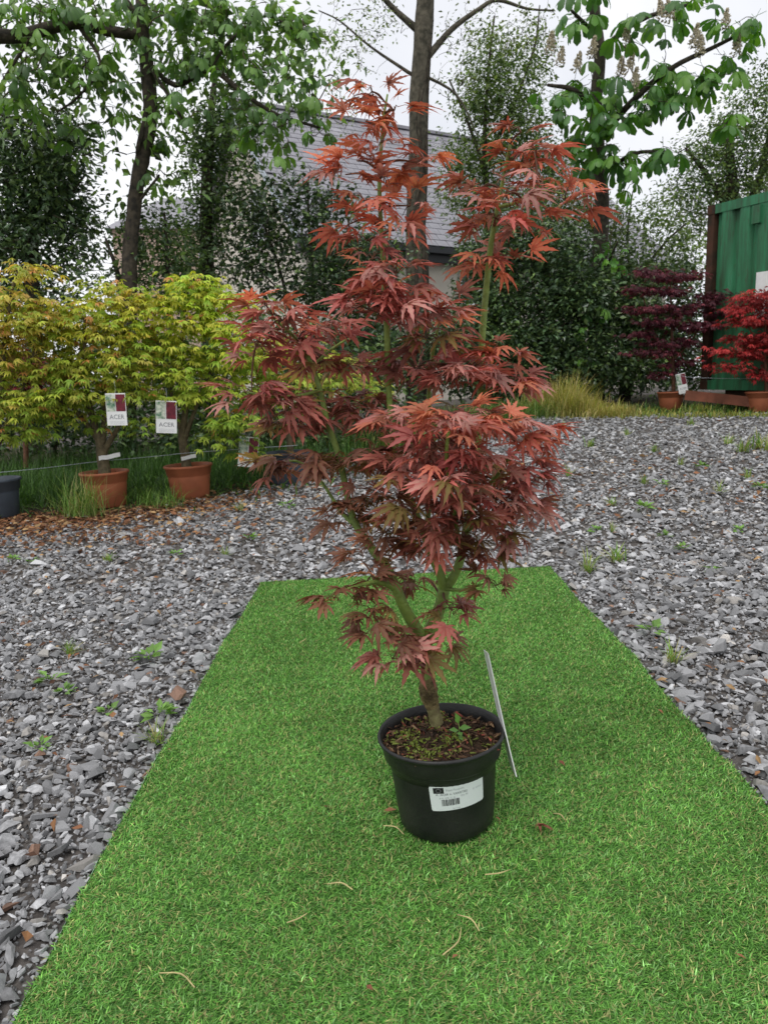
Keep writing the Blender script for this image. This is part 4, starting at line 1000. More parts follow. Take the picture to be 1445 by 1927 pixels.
# ------------------------------------------------------------------ potted maples in the rows
def pot_mesh(name, cx, cy, z, R, h, mat, parent, tilt=-3.0):
    Mx = Matrix.Translation((cx, cy, z)) @ Matrix.Rotation(rad(tilt), 4, 'Y')
    bm = bmesh.new()
    lathe(bm, [(0, 0), (.74 * R, 0), (.765 * R, .02 * h), (.86 * R, .66 * h), (.865 * R, .70 * h), (.90 * R, .715 * h), (.94 * R, .91 * h), (.985 * R, .925 * h), (R, .95 * h), (R, .985 * h), (.975 * R, h), (.93 * R, .99 * h), (.90 * R, .86 * h), (0, .86 * h)], Mx, 40)
    p = bm_obj(name, bm, mat, parent, smooth=True)
    bm = bmesh.new(); lathe(bm, [(0, .90 * h), (.5 * R, .895 * h), (.905 * R, .88 * h)], Mx, 28)
    for v in bm.verts: v.co.z += random.uniform(-.004, .004)
    bm_obj('soil', bm, M['soil'], parent, smooth=True)
    return Mx
def potted(label, u, vbase, R, h, pmat, stems, blobs, per, sig, size, cols, nleaf, leaf_lst, leaf_me, mat, name='potted_maple', group=None, z_at=None, bark='stem_grey'):
    g0 = G(u, vbase) if z_at is None else base_of(u, z_at)
    c = np.array([g0[0], g0[1] + R * .7, 0]); c[2] = float(gz(c[0], c[1])) - .004
    t = thing(name, label, 'potted tree', c, group)
    if pmat: pot_mesh('pot', c[0], c[1], c[2], R, h, M[pmat], t)
    Yc = c[1]; ps = []
    for k, st in enumerate(stems):
        st = [(a, b, Yc + dy, d) for a, b, dy, d in st]
        limb_set([st], M[bark], t, 'trunk' if k == 0 else 'branch', 8, .02); ps += path_pts([st])
    ps = np.array(ps)
    bl = [(a, b, ru, rv, Yc + dy, rY, n) for a, b, ru, rv, dy, rY, n in blobs]
    sc_ = sub_clumps(bl, per); tw = Tubes(); LVs = []
    grow(tw, list(ps), [a for a, _, _ in sc_], .006, .08, .05)
    for cc, bc, R3 in sc_:
        rim = np.linalg.norm((cc - bc) / R3)
        cl = random.gauss(0, .14); ci = random.randrange(len(cols))
        for _ in range(per):
            off = rng.normal(0, 1, 3) * np.array([sig, sig, sig * .28]); tp = cc + off
            d = off / sig + (cc - np.array([c[0], Yc, cc[2]])) * .8 + rng.normal(0, .4, 3); d[2] = random.uniform(-.5, .1)
            upv = np.array([rng.normal(0, .25), rng.normal(0, .25) - .1, 1])
            ccol = np.array(cols[ci] if random.random() < .6 else random.choice(cols)) * math.exp(cl + random.gauss(0, .12))
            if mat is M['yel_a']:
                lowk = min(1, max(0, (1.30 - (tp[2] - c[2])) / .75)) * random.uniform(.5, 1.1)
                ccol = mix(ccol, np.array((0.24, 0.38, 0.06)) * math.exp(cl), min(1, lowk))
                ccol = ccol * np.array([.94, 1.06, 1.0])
                if random.random() < .035: ccol = np.array((0.60, 0.32, 0.12))
            LVs.append((tp, d, upv, size * random.uniform(.7, 1.2), ccol, random.randrange(len(leaf_lst))))
    tag(tw.build('twigs', M['stem_red' if bark != 'stem_grey' else 'twig'], t), kind='stuff')
    Rr = frames(np.array([l[1] for l in LVs]), np.array([l[2] for l in LVs]))
    od = np.argsort([l[0][1] - .35 * l[0][2] for l in LVs])
    for k in od[:nleaf]: place_leaf(leaf_me[LVs[k][5]], Rr[k], LVs[k][3], LVs[k][0], LVs[k][4], t)
    r_ = od[nleaf:]
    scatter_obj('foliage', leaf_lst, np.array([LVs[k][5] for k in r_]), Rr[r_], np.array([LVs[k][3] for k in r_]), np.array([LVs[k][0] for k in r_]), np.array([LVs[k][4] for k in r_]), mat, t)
    return t, c
YELLOW = [(0.56, 0.54, 0.08), (0.48, 0.50, 0.08), (0.60, 0.56, 0.11), (0.56, 0.43, 0.10), (0.36, 0.46, 0.07), (0.44, 0.50, 0.07)]
LIME = [(0.62, 0.62, 0.08), (0.54, 0.60, 0.08), (0.44, 0.55, 0.07), (0.58, 0.55, 0.09), (0.34, 0.48, 0.07)]
AMBER = [(0.54, 0.52, 0.09), (0.56, 0.46, 0.10), (0.46, 0.50, 0.08), (0.58, 0.38, 0.12), (0.38, 0.46, 0.08)]
m1, c1 = potted('tallest amber-yellow maple in a blue-grey pot beside the dark ivy tree', -22, 980, .20, .29, 'grey_pot',
    [[(-14, 925, 0, 20), (-8, 850, 0, 16), (0, 760, 0, 12), (10, 640, 0, 9), (25, 540, 0, 5), (40, 500, 0, 3)], [(-6, 840, 0, 12), (40, 740, .05, 8), (70, 640, .05, 5)]],
    [(40, 510, 45, 18, 0, .15, 70), (20, 560, 70, 26, 0, .3, 187), (60, 600, 60, 26, 0, .3, 156), (10, 630, 70, 30, 0, .3, 202), (-40, 600, 60, 60, 0, .3, 187), (-20, 700, 80, 50, 0, .3, 234), (60, 690, 60, 30, .1, .3, 156), (30, 760, 70, 40, 0, .3, 187), (20, 820, 60, 25, 0, .3, 93)],
    9, .080, .062, AMBER, 200, YEL_LEAF, YEL_ME, M['yel_a'])
m2, c2 = potted('broad yellow-green maple in the terracotta pot half hidden by tall grass', 192, 957, .185, .27, 'terracotta',
    [[(200, 905, 0, 24), (195, 870, 0, 22), (190, 835, 0, 18), (178, 800, 0, 13), (165, 740, 0, 10), (160, 660, 0, 7), (160, 580, 0, 4)], [(193, 850, 0, 15), (197, 780, .02, 8), (200, 690, .04, 8), (225, 620, .05, 5)], [(194, 852, 0, 13), (225, 800, -.05, 8), (250, 740, -.08, 5)], [(190, 835, 0, 10), (140, 770, -.08, 7), (80, 740, -.12, 4)]],
    [(215, 548, 45, 18, .1, .2, 85), (240, 575, 60, 24, .1, .25, 171), (150, 590, 70, 26, 0, .3, 202), (110, 630, 70, 26, 0, .3, 202), (210, 625, 80, 26, 0, .3, 249), (160, 675, 90, 26, 0, .35, 265), (250, 680, 60, 26, 0, .3, 187), (90, 700, 70, 24, -.1, .3, 187), (200, 725, 90, 22, -.05, .35, 218), (110, 745, 75, 20, -.2, .25, 187), (70, 780, 50, 20, -.2, .25, 101), (265, 740, 40, 18, -.1, .2, 85), (150, 790, 50, 20, -.1, .2, 85), (260, 800, 40, 16, -.05, .2, 46)],
    9, .080, .062, YELLOW + LIME[3:], 300, YEL_LEAF, YEL_ME, M['yel_a'])
m3, c3 = potted('lime-yellow maple in the terracotta pot standing clear of the grass', 352, 940, .190, .26, 'terracotta',
    [[(352, 880, 0, 19), (348, 850, 0, 18), (343, 815, 0, 15), (350, 760, 0, 11), (340, 700, 0, 8), (345, 620, 0, 6), (350, 560, 0, 4)], [(346, 830, 0, 13), (368, 770, .02, 7), (400, 690, .04, 7), (410, 620, .04, 4)], [(344, 820, 0, 9), (322, 740, -.05, 7), (300, 640, -.05, 4)]],
    [(370, 532, 45, 16, .05, .2, 101), (345, 560, 70, 22, .05, .25, 218), (420, 565, 60, 22, .05, .25, 187), (330, 605, 75, 24, 0, .3, 234), (420, 615, 70, 26, 0, .3, 234), (300, 650, 60, 26, 0, .3, 179), (380, 665, 80, 24, 0, .3, 234), (440, 680, 50, 30, 0, .3, 171), (330, 700, 70, 22, -.05, .3, 179), (420, 730, 60, 24, -.05, .3, 163), (440, 790, 45, 26, -.15, .2, 156), (410, 820, 40, 18, -.15, .2, 70), (350, 745, 50, 20, 0, .3, 101), (462, 850, 25, 25, -.1, .15, 39)],
    9, .080, .062, LIME, 300, YEL_LEAF, YEL_ME, M['yel_a'])
m4, c4 = potted('yellow maple in a dark grey pot seen through the red branches', 540, 912, .20, .26, 'grey_pot',
    [[(548, 875, 0, 14), (545, 820, 0, 12), (540, 740, 0, 9), (550, 660, 0, 5)], [(545, 810, 0, 9), (600, 740, .02, 6), (650, 690, .02, 3)], [(545, 810, 0, 9), (500, 750, .02, 6), (480, 690, .02, 3)]],
    [(520, 660, 60, 24, 0, .3, 156), (600, 670, 60, 24, 0, .3, 156), (480, 700, 50, 24, 0, .3, 132), (560, 720, 70, 24, 0, .3, 171), (640, 715, 50, 22, 0, .3, 109), (500, 750, 50, 22, 0, .3, 101), (690, 730, 30, 14, .1, .2, 46), (560, 770, 50, 20, 0, .3, 78)],
    9, .080, .062, YELLOW, 100, YEL_LEAF, YEL_ME, M['yel_a'])
potted('dark crimson maple glimpsed behind the two left-hand yellow maples', 45, 0, .20, .28, None,
    [[(50, 880, 0, 10), (48, 780, 0, 8), (46, 690, 0, 4)]], [(30, 680, 70, 30, 0, .3, 420), (80, 700, 50, 26, 0, .3, 220), (60, 740, 80, 30, 0, .3, 260)],
    14, .07, .05, [(0.16, 0.02, 0.03), (0.11, 0.015, 0.025), (0.22, 0.03, 0.04)], 0, SMALL_MAPLE, None, M['hero_a'], z_at=7.0, bark='stem_red')
PURP = [(0.13, 0.028, 0.045), (0.10, 0.022, 0.036), (0.19, 0.038, 0.055), (0.075, 0.02, 0.03)]
m5, c5 = potted('dark purple maple in a terracotta pot in front of the green container', 1268, 771, .185, .24, 'terracotta',
    [[(1267, 748, 0, 8), (1266, 700, 0, 7), (1264, 640, 0, 5.5), (1262, 580, 0, 4), (1260, 520, 0, 2)], [(1265, 680, 0, 4), (1300, 640, .02, 3), (1340, 580, .02, 2)], [(1265, 690, 0, 4), (1230, 630, .02, 3), (1210, 560, .02, 2)]],
    [(1222, 512, 24, 7, 0, .2, 130), (1250, 524, 30, 8, 0, .2, 160), (1296, 520, 26, 6, .05, .2, 110), (1206, 546, 26, 8, 0, .2, 150), (1262, 550, 34, 8, 0, .25, 190), (1345, 560, 26, 12, -.1, .2, 170), (1316, 574, 20, 6, 0, .2, 70), (1216, 580, 30, 8, 0, .25, 170), (1284, 584, 38, 8, 0, .25, 190), (1246, 608, 42, 8, -.05, .25, 220), (1312, 614, 36, 9, -.05, .25, 220), (1210, 628, 26, 8, 0, .25, 120), (1268, 644, 44, 8, 0, .3, 210), (1226, 664, 38, 9, 0, .3, 190), (1276, 682, 30, 8, 0, .25, 110), (1352, 588, 22, 7, -.1, .2, 80), (1238, 706, 30, 12, .1, .25, 90)],
    14, .075, .058, PURP, 0, SMALL_MAPLE, None, M['hero_a'], bark='stem_red')
REDS = [(0.40, 0.03, 0.035), (0.30, 0.028, 0.03), (0.50, 0.05, 0.05), (0.22, 0.024, 0.026)]
m6, c6 = potted('bright crimson maple in a terracotta pot beside the white notice', 1440, 775, .19, .25, 'terracotta',
    [[(1442, 750, 0, 8), (1440, 700, 0, 7), (1438, 640, 0, 5), (1442, 560, 0, 2)], [(1440, 710, 0, 4), (1400, 680, -.04, 3), (1370, 655, -.05, 2)], [(1440, 690, 0, 4), (1410, 620, -.02, 3), (1390, 590, -.02, 2)]],
    [(1430, 558, 30, 9, 0, .25, 182), (1405, 580, 28, 11, 0, .25, 182), (1460, 570, 40, 16, 0, .25, 210), (1395, 606, 28, 9, 0, .25, 154), (1435, 600, 36, 11, 0, .25, 182), (1410, 640, 38, 10, 0, .25, 182), (1450, 640, 40, 14, 0, .25, 182), (1375, 662, 26, 9, -.05, .2, 112), (1420, 668, 40, 12, 0, .25, 182), (1370, 690, 25, 8, -.05, .2, 91), (1440, 700, 30, 10, 0, .25, 112), (1500, 620, 40, 60, 0, .3, 210)],
    18, .09, .058, REDS, 0, SMALL_MAPLE, None, M['hero_a'], bark='stem_red')

# ------------------------------------------------------------------ tags, bands, wires
def card(name, label, u, v, Yb, w, h, roll=0.0, yaw=0.0, pitch=0.0, text=True, cat='plant tag'):
    o = P(u, v, Yb)
    t = thing(name, label, cat, o)
    Mx = Matrix.Translation(o) @ Matrix.Rotation(yaw, 4, 'Z') @ Matrix.Rotation(pitch, 4, 'X') @ Matrix.Rotation(roll, 4, 'Y')
    ax, ay, az_ = [np.array(Mx.col[k][:3]) for k in (0, 1, 2)]
    def sheet(nm, x0, x1, z0, z1, y0, y1, m):
        bm = bmesh.new(); box(bm, o, ax, ay, az_, (x0, y0, z0), (x1, y1, z1)); return bm_obj(nm, bm, M[m], t)
    sheet('card', -w / 2, w / 2, -h, 0, -.0006, .0006, 'white')
    sheet('picture', -w * .485, -w * .04, -h * .56, -h * .035, -.0018, -.0008, 'pic_green')
    sheet('picture', -w * .0, w * .47, -h * .56, -h * .035, -.0018, -.0008, 'pic_red')
    if text:
        me = text_mesh('ACER', w * .29)
        xs = [q.co.x for q in me.vertices]; x0, x1 = min(xs), max(xs); k = w * .74 / (x1 - x0)
        print_on(me, lambda x, y: Vector(o + ax * ((x - x0) * k - w * .36) + az_ * (y * k - h * .80) - ay * .0016), M['ink_grey'], t)
        for r_ in (.87, .91, .95): sheet('printed_line', -w * .36, w * .38, -h * (r_ + .006), -h * r_, -.0016, -.0008, 'ink_soft')
    tb = Tubes(); tb.add([o - az_ * .008, o + az_ * .03 + ax * .005, o + az_ * .09], [.0012, .001, .001], 4); tb.build('tie', M['wire'], t)
    return t
def band(name, label, pts, Yb, w):
    bm = bmesh.new(); g = []
    for u, v in pts:
        a = P(u, v, Yb); b = P(u + w * .12, v + w, Yb)
        g.append([bm.verts.new(a + np.array([0, e, 0])) for e in (-.0006, .0006)] + [bm.verts.new(b + np.array([0, e, 0])) for e in (.0006, -.0006)])
    for A, B in zip(g[:-1], g[1:]):
        for k in range(4): bm.faces.new((A[k], A[(k + 1) % 4], B[(k + 1) % 4], B[k]))
    bm.faces.new(g[0]); bm.faces.new(g[-1][::-1])
    return tag(bm_obj(name, bm, M['white'], None), label, 'tag band')
card('plant_tag', 'ACER picture tag on the maple half hidden by tall grass', 217, 740, c2[1] - .42, .150, .225, rad(-1), rad(-8))
card('plant_tag', 'ACER picture tag on the lime-yellow maple standing clear of the grass', 313, 754, c3[1] - .42, .148, .235, rad(2), rad(6))
card('plant_tag', 'ACER tag by the dark grey pot seen through the red branches', 470, 822, c4[1] - .5, .15, .235, rad(6), rad(10))
card('plant_tag', 'tilted maroon picture tag on the dark purple maple', 1279, 703, c5[1] - .2, .12, .27, rad(-14), rad(-14))
band('tag_band', 'white paper band wrapped round the trunk of the maple half hidden by grass', [(186, 859), (192, 857), (199, 857), (205, 856), (216, 853), (226, 851)], c2[1] - .05, 8)
band('tag_band', 'white printed band round the trunk of the lime-yellow maple', [(341, 860), (347, 859), (354, 857), (361, 855), (369, 854)], c3[1] - .045, 7)
band('tag_band', 'small white band lying across the rim under the purple maple', [(1266, 741), (1274, 739), (1287, 738)], c5[1] - .12, 5)
bp = P(360, 858, c3[1] - .047)
for nm, pts, Yb, lab in (('fence_wire', [(-200, 906), (0, 889), (90, 880), (180, 869), (300, 858), (345, 853), (440, 846), (560, 838)], (5.9, 5.9, 5.85, 5.8, 5.75, 5.75, 5.8, 6.0), 'thin slack wire running between the yellow maples'), ('fence_wire', [(1276, 706), (1300, 710), (1360, 712), (1445, 713), (1600, 712)], (10.0, 9.9, 9.7, 9.5, 9.2), 'thin wire stretched from the purple maple to the crimson maple')):
    tb = Tubes(); tb.add([P(u, v, yb) for (u, v), yb in zip(pts, Yb)], [.0022] * len(pts), 5, smooth=4); o = tb.build(nm, M['wire']); tag(o, lab, 'wire')

# ------------------------------------------------------------------ green shipping container
def paint_mat():
    m, n, l, p = new_mat('weathered_green_paint')
    tc = n.new('ShaderNodeTexCoord'); mp = n.new('ShaderNodeMapping'); mp.inputs['Scale'].default_value = (5, 5, .55)
    l.new(tc.outputs['Object'], mp.inputs['Vector'])
    a = n.new('ShaderNodeTexNoise'); a.inputs['Scale'].default_value = 2.2; a.inputs['Detail'].default_value = 8; a.inputs['Roughness'].default_value = .65
    l.new(mp.outputs['Vector'], a.inputs['Vector'])
    r1 = n.new('ShaderNodeValToRGB'); e = r1.color_ramp.elements
    e[0].position = .30; e[0].color = (0.03, 0.075, 0.035, 1); e[1].position = .58; e[1].color = (0.035, 0.195, 0.088, 1)
    x = r1.color_ramp.elements.new(.8); x.color = (0.06, 0.28, 0.14, 1)
    l.new(a.outputs['Fac'], r1.inputs['Fac'])
    b = n.new('ShaderNodeTexNoise'); b.inputs['Scale'].default_value = 6; b.inputs['Detail'].default_value = 8; b.inputs['Roughness'].default_value = .75
    l.new(mp.outputs['Vector'], b.inputs['Vector'])
    r2 = n.new('ShaderNodeValToRGB'); r2.color_ramp.elements[0].position = .56; r2.color_ramp.elements[1].position = .68
    l.new(b.outputs['Fac'], r2.inputs['Fac'])
    mx = n.new('ShaderNodeMixRGB'); l.new(r2.outputs['Color'], mx.inputs['Fac']); l.new(r1.outputs['Color'], mx.inputs['Color1']); mx.inputs['Color2'].default_value = (0.06, 0.035, 0.02, 1)
    l.new(mx.outputs['Color'], p.inputs['Base Color']); p.inputs['Roughness'].default_value = .5
    return m
M['green_paint'] = paint_mat()
M['rust'] = plain('rusty_steel', (0.085, 0.04, 0.026), 0.8, 0.2, c2=(0.032, 0.026, 0.018), scale=6, bump=.5, bscale=30)
M['rust_beam'] = plain('rust_brown_beam', (0.24, 0.085, 0.05), 0.75, 0.25, c2=(0.13, 0.05, 0.03), scale=5, bump=.4, bscale=25)
C0 = P(1316, 733, 10.6)
e1 = unit([.43, -.90, 0]); e2 = unit([.90, .43, 0]); ez = unit([-.03, 0.0, 1.0])
cont = thing('shipping_container', 'weathered green steel shipping container with rusty corner post', 'container', tuple(C0))
LN, HT, WD = 6.06, 2.44, 2.44
def cbox(nm, m, lo, hi, par=None):
    bm = bmesh.new(); box(bm, C0, e1, e2, ez, lo, hi); return bm_obj(nm, bm, M[m], par or cont)
sp_ = bmesh.new(); prof = []; x = .13; ph = 0
while x < LN - .2:
    for dx, dy in ((0, .062), (.07, .062), (.105, .0), (.245, .0)): prof.append((x + dx, -.004 + dy + .012))
    x += .28
prof = [(k, d) for k, d in prof if k < LN - .16]
vb = [sp_.verts.new(C0 + e1 * k + e2 * d + ez * .12) for k, d in prof]; vt = [sp_.verts.new(C0 + e1 * k + e2 * d + ez * (HT - .12)) for k, d in prof]
for k in range(len(vb) - 1): sp_.faces.new((vb[k], vb[k + 1], vt[k + 1], vt[k]))
bm_obj('side_panel', sp_, M['green_paint'], cont)
cbox('top_rail', 'green_paint', (.125, .0, HT - .12), (LN - .165, .07, HT - .003)); cbox('bottom_rail', 'green_paint', (.125, .0, .0), (LN - .165, .06, .13))
cbox('corner_post', 'rust', (.003, .003, .12), (.11, .16, HT - .12)); cbox('corner_post', 'rust', (LN - .16, .003, .12), (LN, .16, HT - .12))
for k in (0, LN - .122):
    for z in (0, HT - .118): cbox('corner_casting', 'rust', (k, -.004, z), (k + .122, .162, z + .118))
cbox('end_panel', 'green_paint', (.03, .16, .12), (.06, WD - .16, HT - .12)); cbox('end_panel', 'green_paint', (LN - .06, .16, .12), (LN - .03, WD - .16, HT - .12))
cbox('roof', 'green_paint', (.02, .07, HT - .05), (LN - .02, WD - .07, HT - .02)); cbox('floor', 'rust', (.02, .07, .05), (LN - .02, WD - .07, .10)); cbox('far_side', 'green_paint', (.16, WD - .07, 0), (LN - .16, WD, HT - .004))
vent = cbox('vent_box', 'green_paint', (.72, -.035, HT - .36), (.84, .03, HT - .14))
me = text_mesh('5', .12)
print_on(me, lambda x, y: Vector(C0 + e1 * (.07 + x) + ez * (HT - .10 + y * .7) - e2 * .0055), M['ink'], cont)
# notice fixed to the container side
nt = bmesh.new(); box(nt, C0, e1, e2, ez, (.82, -.014, .88), (1.06, -.006, 1.48))
tag(bm_obj('paper_notice', nt, M['white'], None), 'white paper notice fixed on the green container behind the crimson maple', 'notice')
a, b = P(1289, 743, 9.9), P(1425, 757, 9.5)
bx = unit(b - a); by = unit(np.cross([0, 0, 1.0], bx)); bz = np.cross(bx, by)
bm = bmesh.new(); box(bm, a, bx, by, bz, (0, -.04, -.065), (np.linalg.norm(b - a), .04, .06))
tag(bm_obj('rusty_beam', bm, M['rust_beam'], None), 'rust-brown beam lying on the ground under the edge of the container', 'beam')
bl = bmesh.new(); fz = float(gz(C0[0] + 1, C0[1])) - C0[2]
for k in (.3, 2.9, 5.4):
    bm = bmesh.new(); box(bm, C0, e1, e2, ez, (k, .15, fz - .3), (k + .35, .55, -.004)); tag(bm_obj('support_block', bm, M['rust'], None), 'dark block carrying the green container', 'block', 'blocks under the container')
bl.free()

# ------------------------------------------------------------------ house with slate roof
h1 = unit([.90, .44, 0]); h2 = unit([-.44, .90, 0])           # along the eaves, along the gable
HC = P(560, 440, 16.0); ez_ = HC[2]; HC = np.array([HC[0], HC[1], 0.0]); HWd, HLn = 5.0, 10.6
rz = P(437, 190, (HC + h2 * HWd)[1])[2]; gb = 0.2
house = thing('house', 'cream rendered house with grey slate roof behind the trees', 'house', (HC[0], HC[1], gb))
def hp(a, b, z): return HC + h1 * a + h2 * b + np.array([0, 0, z])
ov = .28                                          # overhang at eaves and verge
bm = bmesh.new()
fl = [hp(ov, ov, gb), hp(HLn, ov, gb), hp(HLn, 2 * HWd - ov, gb), hp(ov, 2 * HWd - ov, gb)]
sl = (rz - ez_) / HWd
def wz(b): return ez_ + sl * min(b, 2 * HWd - b) - .10
gabA = [hp(ov, ov, gb), hp(ov, 2 * HWd - ov, gb), hp(ov, 2 * HWd - ov, wz(2 * HWd - ov)), hp(ov, HWd, wz(HWd)), hp(ov, ov, wz(ov))]
gabB = [hp(HLn, ov, gb), hp(HLn, 2 * HWd - ov, gb), hp(HLn, 2 * HWd - ov, wz(ov)), hp(HLn, HWd, wz(HWd)), hp(HLn, ov, wz(ov))]
for pg in (gabA, gabB, [gabA[0], gabB[0], gabB[4], gabA[4]], [gabA[1], gabB[1], gabB[2], gabA[2]]): bm.faces.new([bm.verts.new(p) for p in pg])
bm_obj('wall', bm, M['render_wall'], house)
nrm = unit(np.cross(h1, (h2 * HWd + np.array([0, 0, rz - ez_])))); up_s = unit(h2 * HWd + np.array([0, 0, rz - ez_])); SLN = math.hypot(HWd, rz - ez_)
if nrm[2] < 0: nrm = -nrm
bm = bmesh.new()
E0, R0 = hp(0, 0, ez_), hp(0, HWd, rz); L1 = HLn + ov
box(bm, E0, h1, up_s, nrm, (0, 0, -.09), (L1, SLN, -.015))
up_b = unit(-h2 * HWd + np.array([0, 0, rz - ez_])); nb = unit(np.cross(up_b, h1)); nb = nb if nb[2] > 0 else -nb
box(bm, hp(0, 2 * HWd, ez_), h1, up_b, nb, (0, 0, -.09), (L1, SLN - .01, .0))
roof = bm_obj('roof', bm, M['slate'], house)
CO, SW = .262, .30
smesh = bmesh.new(); box(smesh, (0, 0, 0), (1, 0, 0), (0, 1, 0), (0, 0, 1), (.006, 0, 0), (SW - .006, CO * 1.5, .012))
sme = bpy.data.meshes.new('slate'); smesh.to_mesh(sme); smesh.free(); sme.materials.append(M['slate'])
SLV = []
for r_ in range(int(SLN / CO)):
    for k in range(int(L1 / SW)):
        a = k * SW + (SW / 2 if r_ % 2 else 0)
        if a + SW > L1: continue
        SLV.append((E0 + h1 * a + up_s * (r_ * CO - .03) + nrm * (.004 + random.uniform(0, .004)), a, r_))
def su(p):
    d = p - np.array([0, 0, H]); zc = d[1] * cp - d[2] * sp; return 722.5 + F * d[0] / zc
SLV.sort(key=lambda q: 0 if 500 < su(q[0]) < 880 else 1)
tiltm = np.stack([h1, up_s, nrm], -1)
ca, sa = math.cos(-.045), math.sin(-.045)
tiltm = tiltm @ np.array([[1, 0, 0], [0, ca, -sa], [0, sa, ca]])
near_s = sorted(SLV[:520], key=lambda q: q[0][1])[:300]
ids = {id(q) for q in near_s}
for p, a, r_ in near_s: place_leaf(sme, tiltm, 1.0, p + nrm * .016, (1, 1, 1), roof, 'slate')
oth = [q for q in SLV if id(q) not in ids]
bx_ = dict(V=np.array([v.co[:] for v in sme.vertices]), T=np.array([t for f in sme.polygons for t in ((f.vertices[0], f.vertices[1], f.vertices[2]), (f.vertices[0], f.vertices[2], f.vertices[3]))]), L=np.zeros((8, 2)))
n = len(oth)
scatter_obj('slates', [bx_], np.zeros(n, int), np.repeat(tiltm[None], n, 0), np.ones(n), np.array([q[0] + nrm * .016 for q in oth]), np.ones((n, 3)), M['slate'], roof)
def hbox(nm, m, o, ax, ay, az__, lo, hi, par=None):
    bm = bmesh.new(); box(bm, o, ax, ay, az__, lo, hi); return bm_obj(nm, bm, M[m], par or house)
hbox('ridge_tiles', 'slate', R0, h1, h2, (0, 0, 1), (-.01, -.14, -.02), (L1 + .01, .14, .06), roof)
hbox('gutter', 'fascia', E0, h1, h2, (0, 0, 1), (.0, -.14, -.17), (L1, .02, -.045)); hbox('soffit', 'fascia', E0, h1, h2, (0, 0, 1), (.03, .025, -.34), (L1 - .03, .27, -.15))
hbox('verge_board', 'verge', E0, h1, up_s, nrm, (-.03, -.02, -.15), (-.002, SLN, .0)); hbox('verge_board', 'verge', hp(0, 2 * HWd, ez_), h1, up_b, nb, (-.03, -.02, -.15), (-.002, SLN - .05, .0))
def window(par, o, ax, out, w, h, bars=1):
    wd = bmesh.new(); o = np.array(o)
    for lo, hi in (((-w / 2, -.03, -h / 2), (-w / 2 + .07, .03, h / 2)), ((w / 2 - .07, -.03, -h / 2), (w / 2, .03, h / 2)), ((-w / 2 + .07, -.03, h / 2 - .07), (w / 2 - .07, .03, h / 2)), ((-w / 2 + .07, -.03, -h / 2), (w / 2 - .07, .03, -h / 2 + .07)), ((-.03, -.025, -h / 2 + .07), (.03, .025, h / 2 - .07))):
        box(wd, o, ax, out, (0, 0, 1), lo, hi)
    f = bm_obj('window', wd, M['white_frame'], par)
    bm = bmesh.new(); box(bm, o, ax, out, (0, 0, 1), (-w / 2 + .02, -.01, -h / 2 + .02), (w / 2 - .02, .01, h / 2 - .02)); bm_obj('pane', bm, M['glass'], f)
    bm = bmesh.new(); box(bm, o, ax, out, (0, 0, 1), (-w / 2 - .06, -.01, -h / 2 - .07), (w / 2 + .06, .1, -h / 2 - .003)); bm_obj('sill', bm, M['white_frame'], f)
window(house, hp(ov, 3.55, P(445, 400, 19.0)[2]), h2, -h1, 1.25, 1.25)
d_ = ray(905, 530); tt = np.dot(hp(0, ov, 0) - np.array([0, 0, H]), h2) / np.dot(d_, h2); wp = np.array([0, 0, H]) + d_ * tt
window(house, wp - h2 * .012, h1, -h2, 1.25, 1.05)
# low outbuilding further left
OB = base_of(300, 24); oz = P(300, 432, 24)[2]; ob = thing('outbuilding', 'low pinkish outbuilding with grey roof beyond the hedge', 'outbuilding', tuple(OB))
bm = bmesh.new(); box(bm, (OB[0], OB[1], 0), (1, 0, 0), (0, 1, 0), (0, 0, 1), (-1.2, 0, .2), (3.2, 4, oz)); M['pink_render'] = plain('pinkish_render', (0.55, 0.42, 0.34), .9, .2, var=.08, scale=2); bm_obj('wall', bm, M['pink_render'], ob)
bm = bmesh.new(); vs = [bm.verts.new((OB[0] + x, OB[1] + y, z)) for x, y, z in ((-1.4, -.2, oz), (3.4, -.2, oz), (3.4, 2.2, oz + 1.4), (-.2, 2.2, oz + 1.4), (-1.4, 4.4, oz), (3.4, 4.4, oz))]
for q in ((0, 1, 2, 3), (0, 3, 4), (3, 2, 5, 4), (0, 4, 5, 1), (1, 5, 2)): bm.faces.new([vs[k] for k in q])
bm_obj('roof', bm, M['slate'], ob)

# ------------------------------------------------------------------ grass, weeds, litter, canes
def grass_band(name, label, pts, n, hgt, spread, cols, wid=.004, kind='stuff', lean=.5):
    k = rng.integers(0, len(pts), n); c = np.array([pts[i] for i in k])
    x = c[:, 0] + rng.normal(0, 1, n) * c[:, 2] * spread; y = c[:, 1] + rng.normal(0, 1, n) * c[:, 3] * spread
    h = hgt * rng.uniform(.35, 1.15, n) * c[:, 4]
    col = np.array(cols)[rng.integers(0, len(cols), n)] * rng.uniform(.65, 1.25, (n, 1))
    V = blades(np.stack([x, y, gz(x, y) - .01], -1), h, rng.uniform(0, 6.283, n), np.clip(rng.normal(lean, .2, n), .05, .95), rng.uniform(.6, 1.3, n) * wid, col, 3, .8)
    o = blade_obj(name, [V], M['grass_a']); return tag(o, label, 'grass', kind=kind)
DG = [(0.05, 0.12, 0.025), (0.08, 0.17, 0.035), (0.035, 0.085, 0.02)]; FG = [(0.14, 0.27, 0.05), (0.10, 0.21, 0.04), (0.20, 0.30, 0.07), (0.34, 0.34, 0.14)]
YG = [(0.42, 0.38, 0.10), (0.34, 0.35, 0.08), (0.46, 0.36, 0.16), (0.25, 0.32, 0.07)]
def gp(u, v, sx_, sy_, hh=1.0): q = G(u, v); return (q[0], q[1], sx_, sy_, hh)
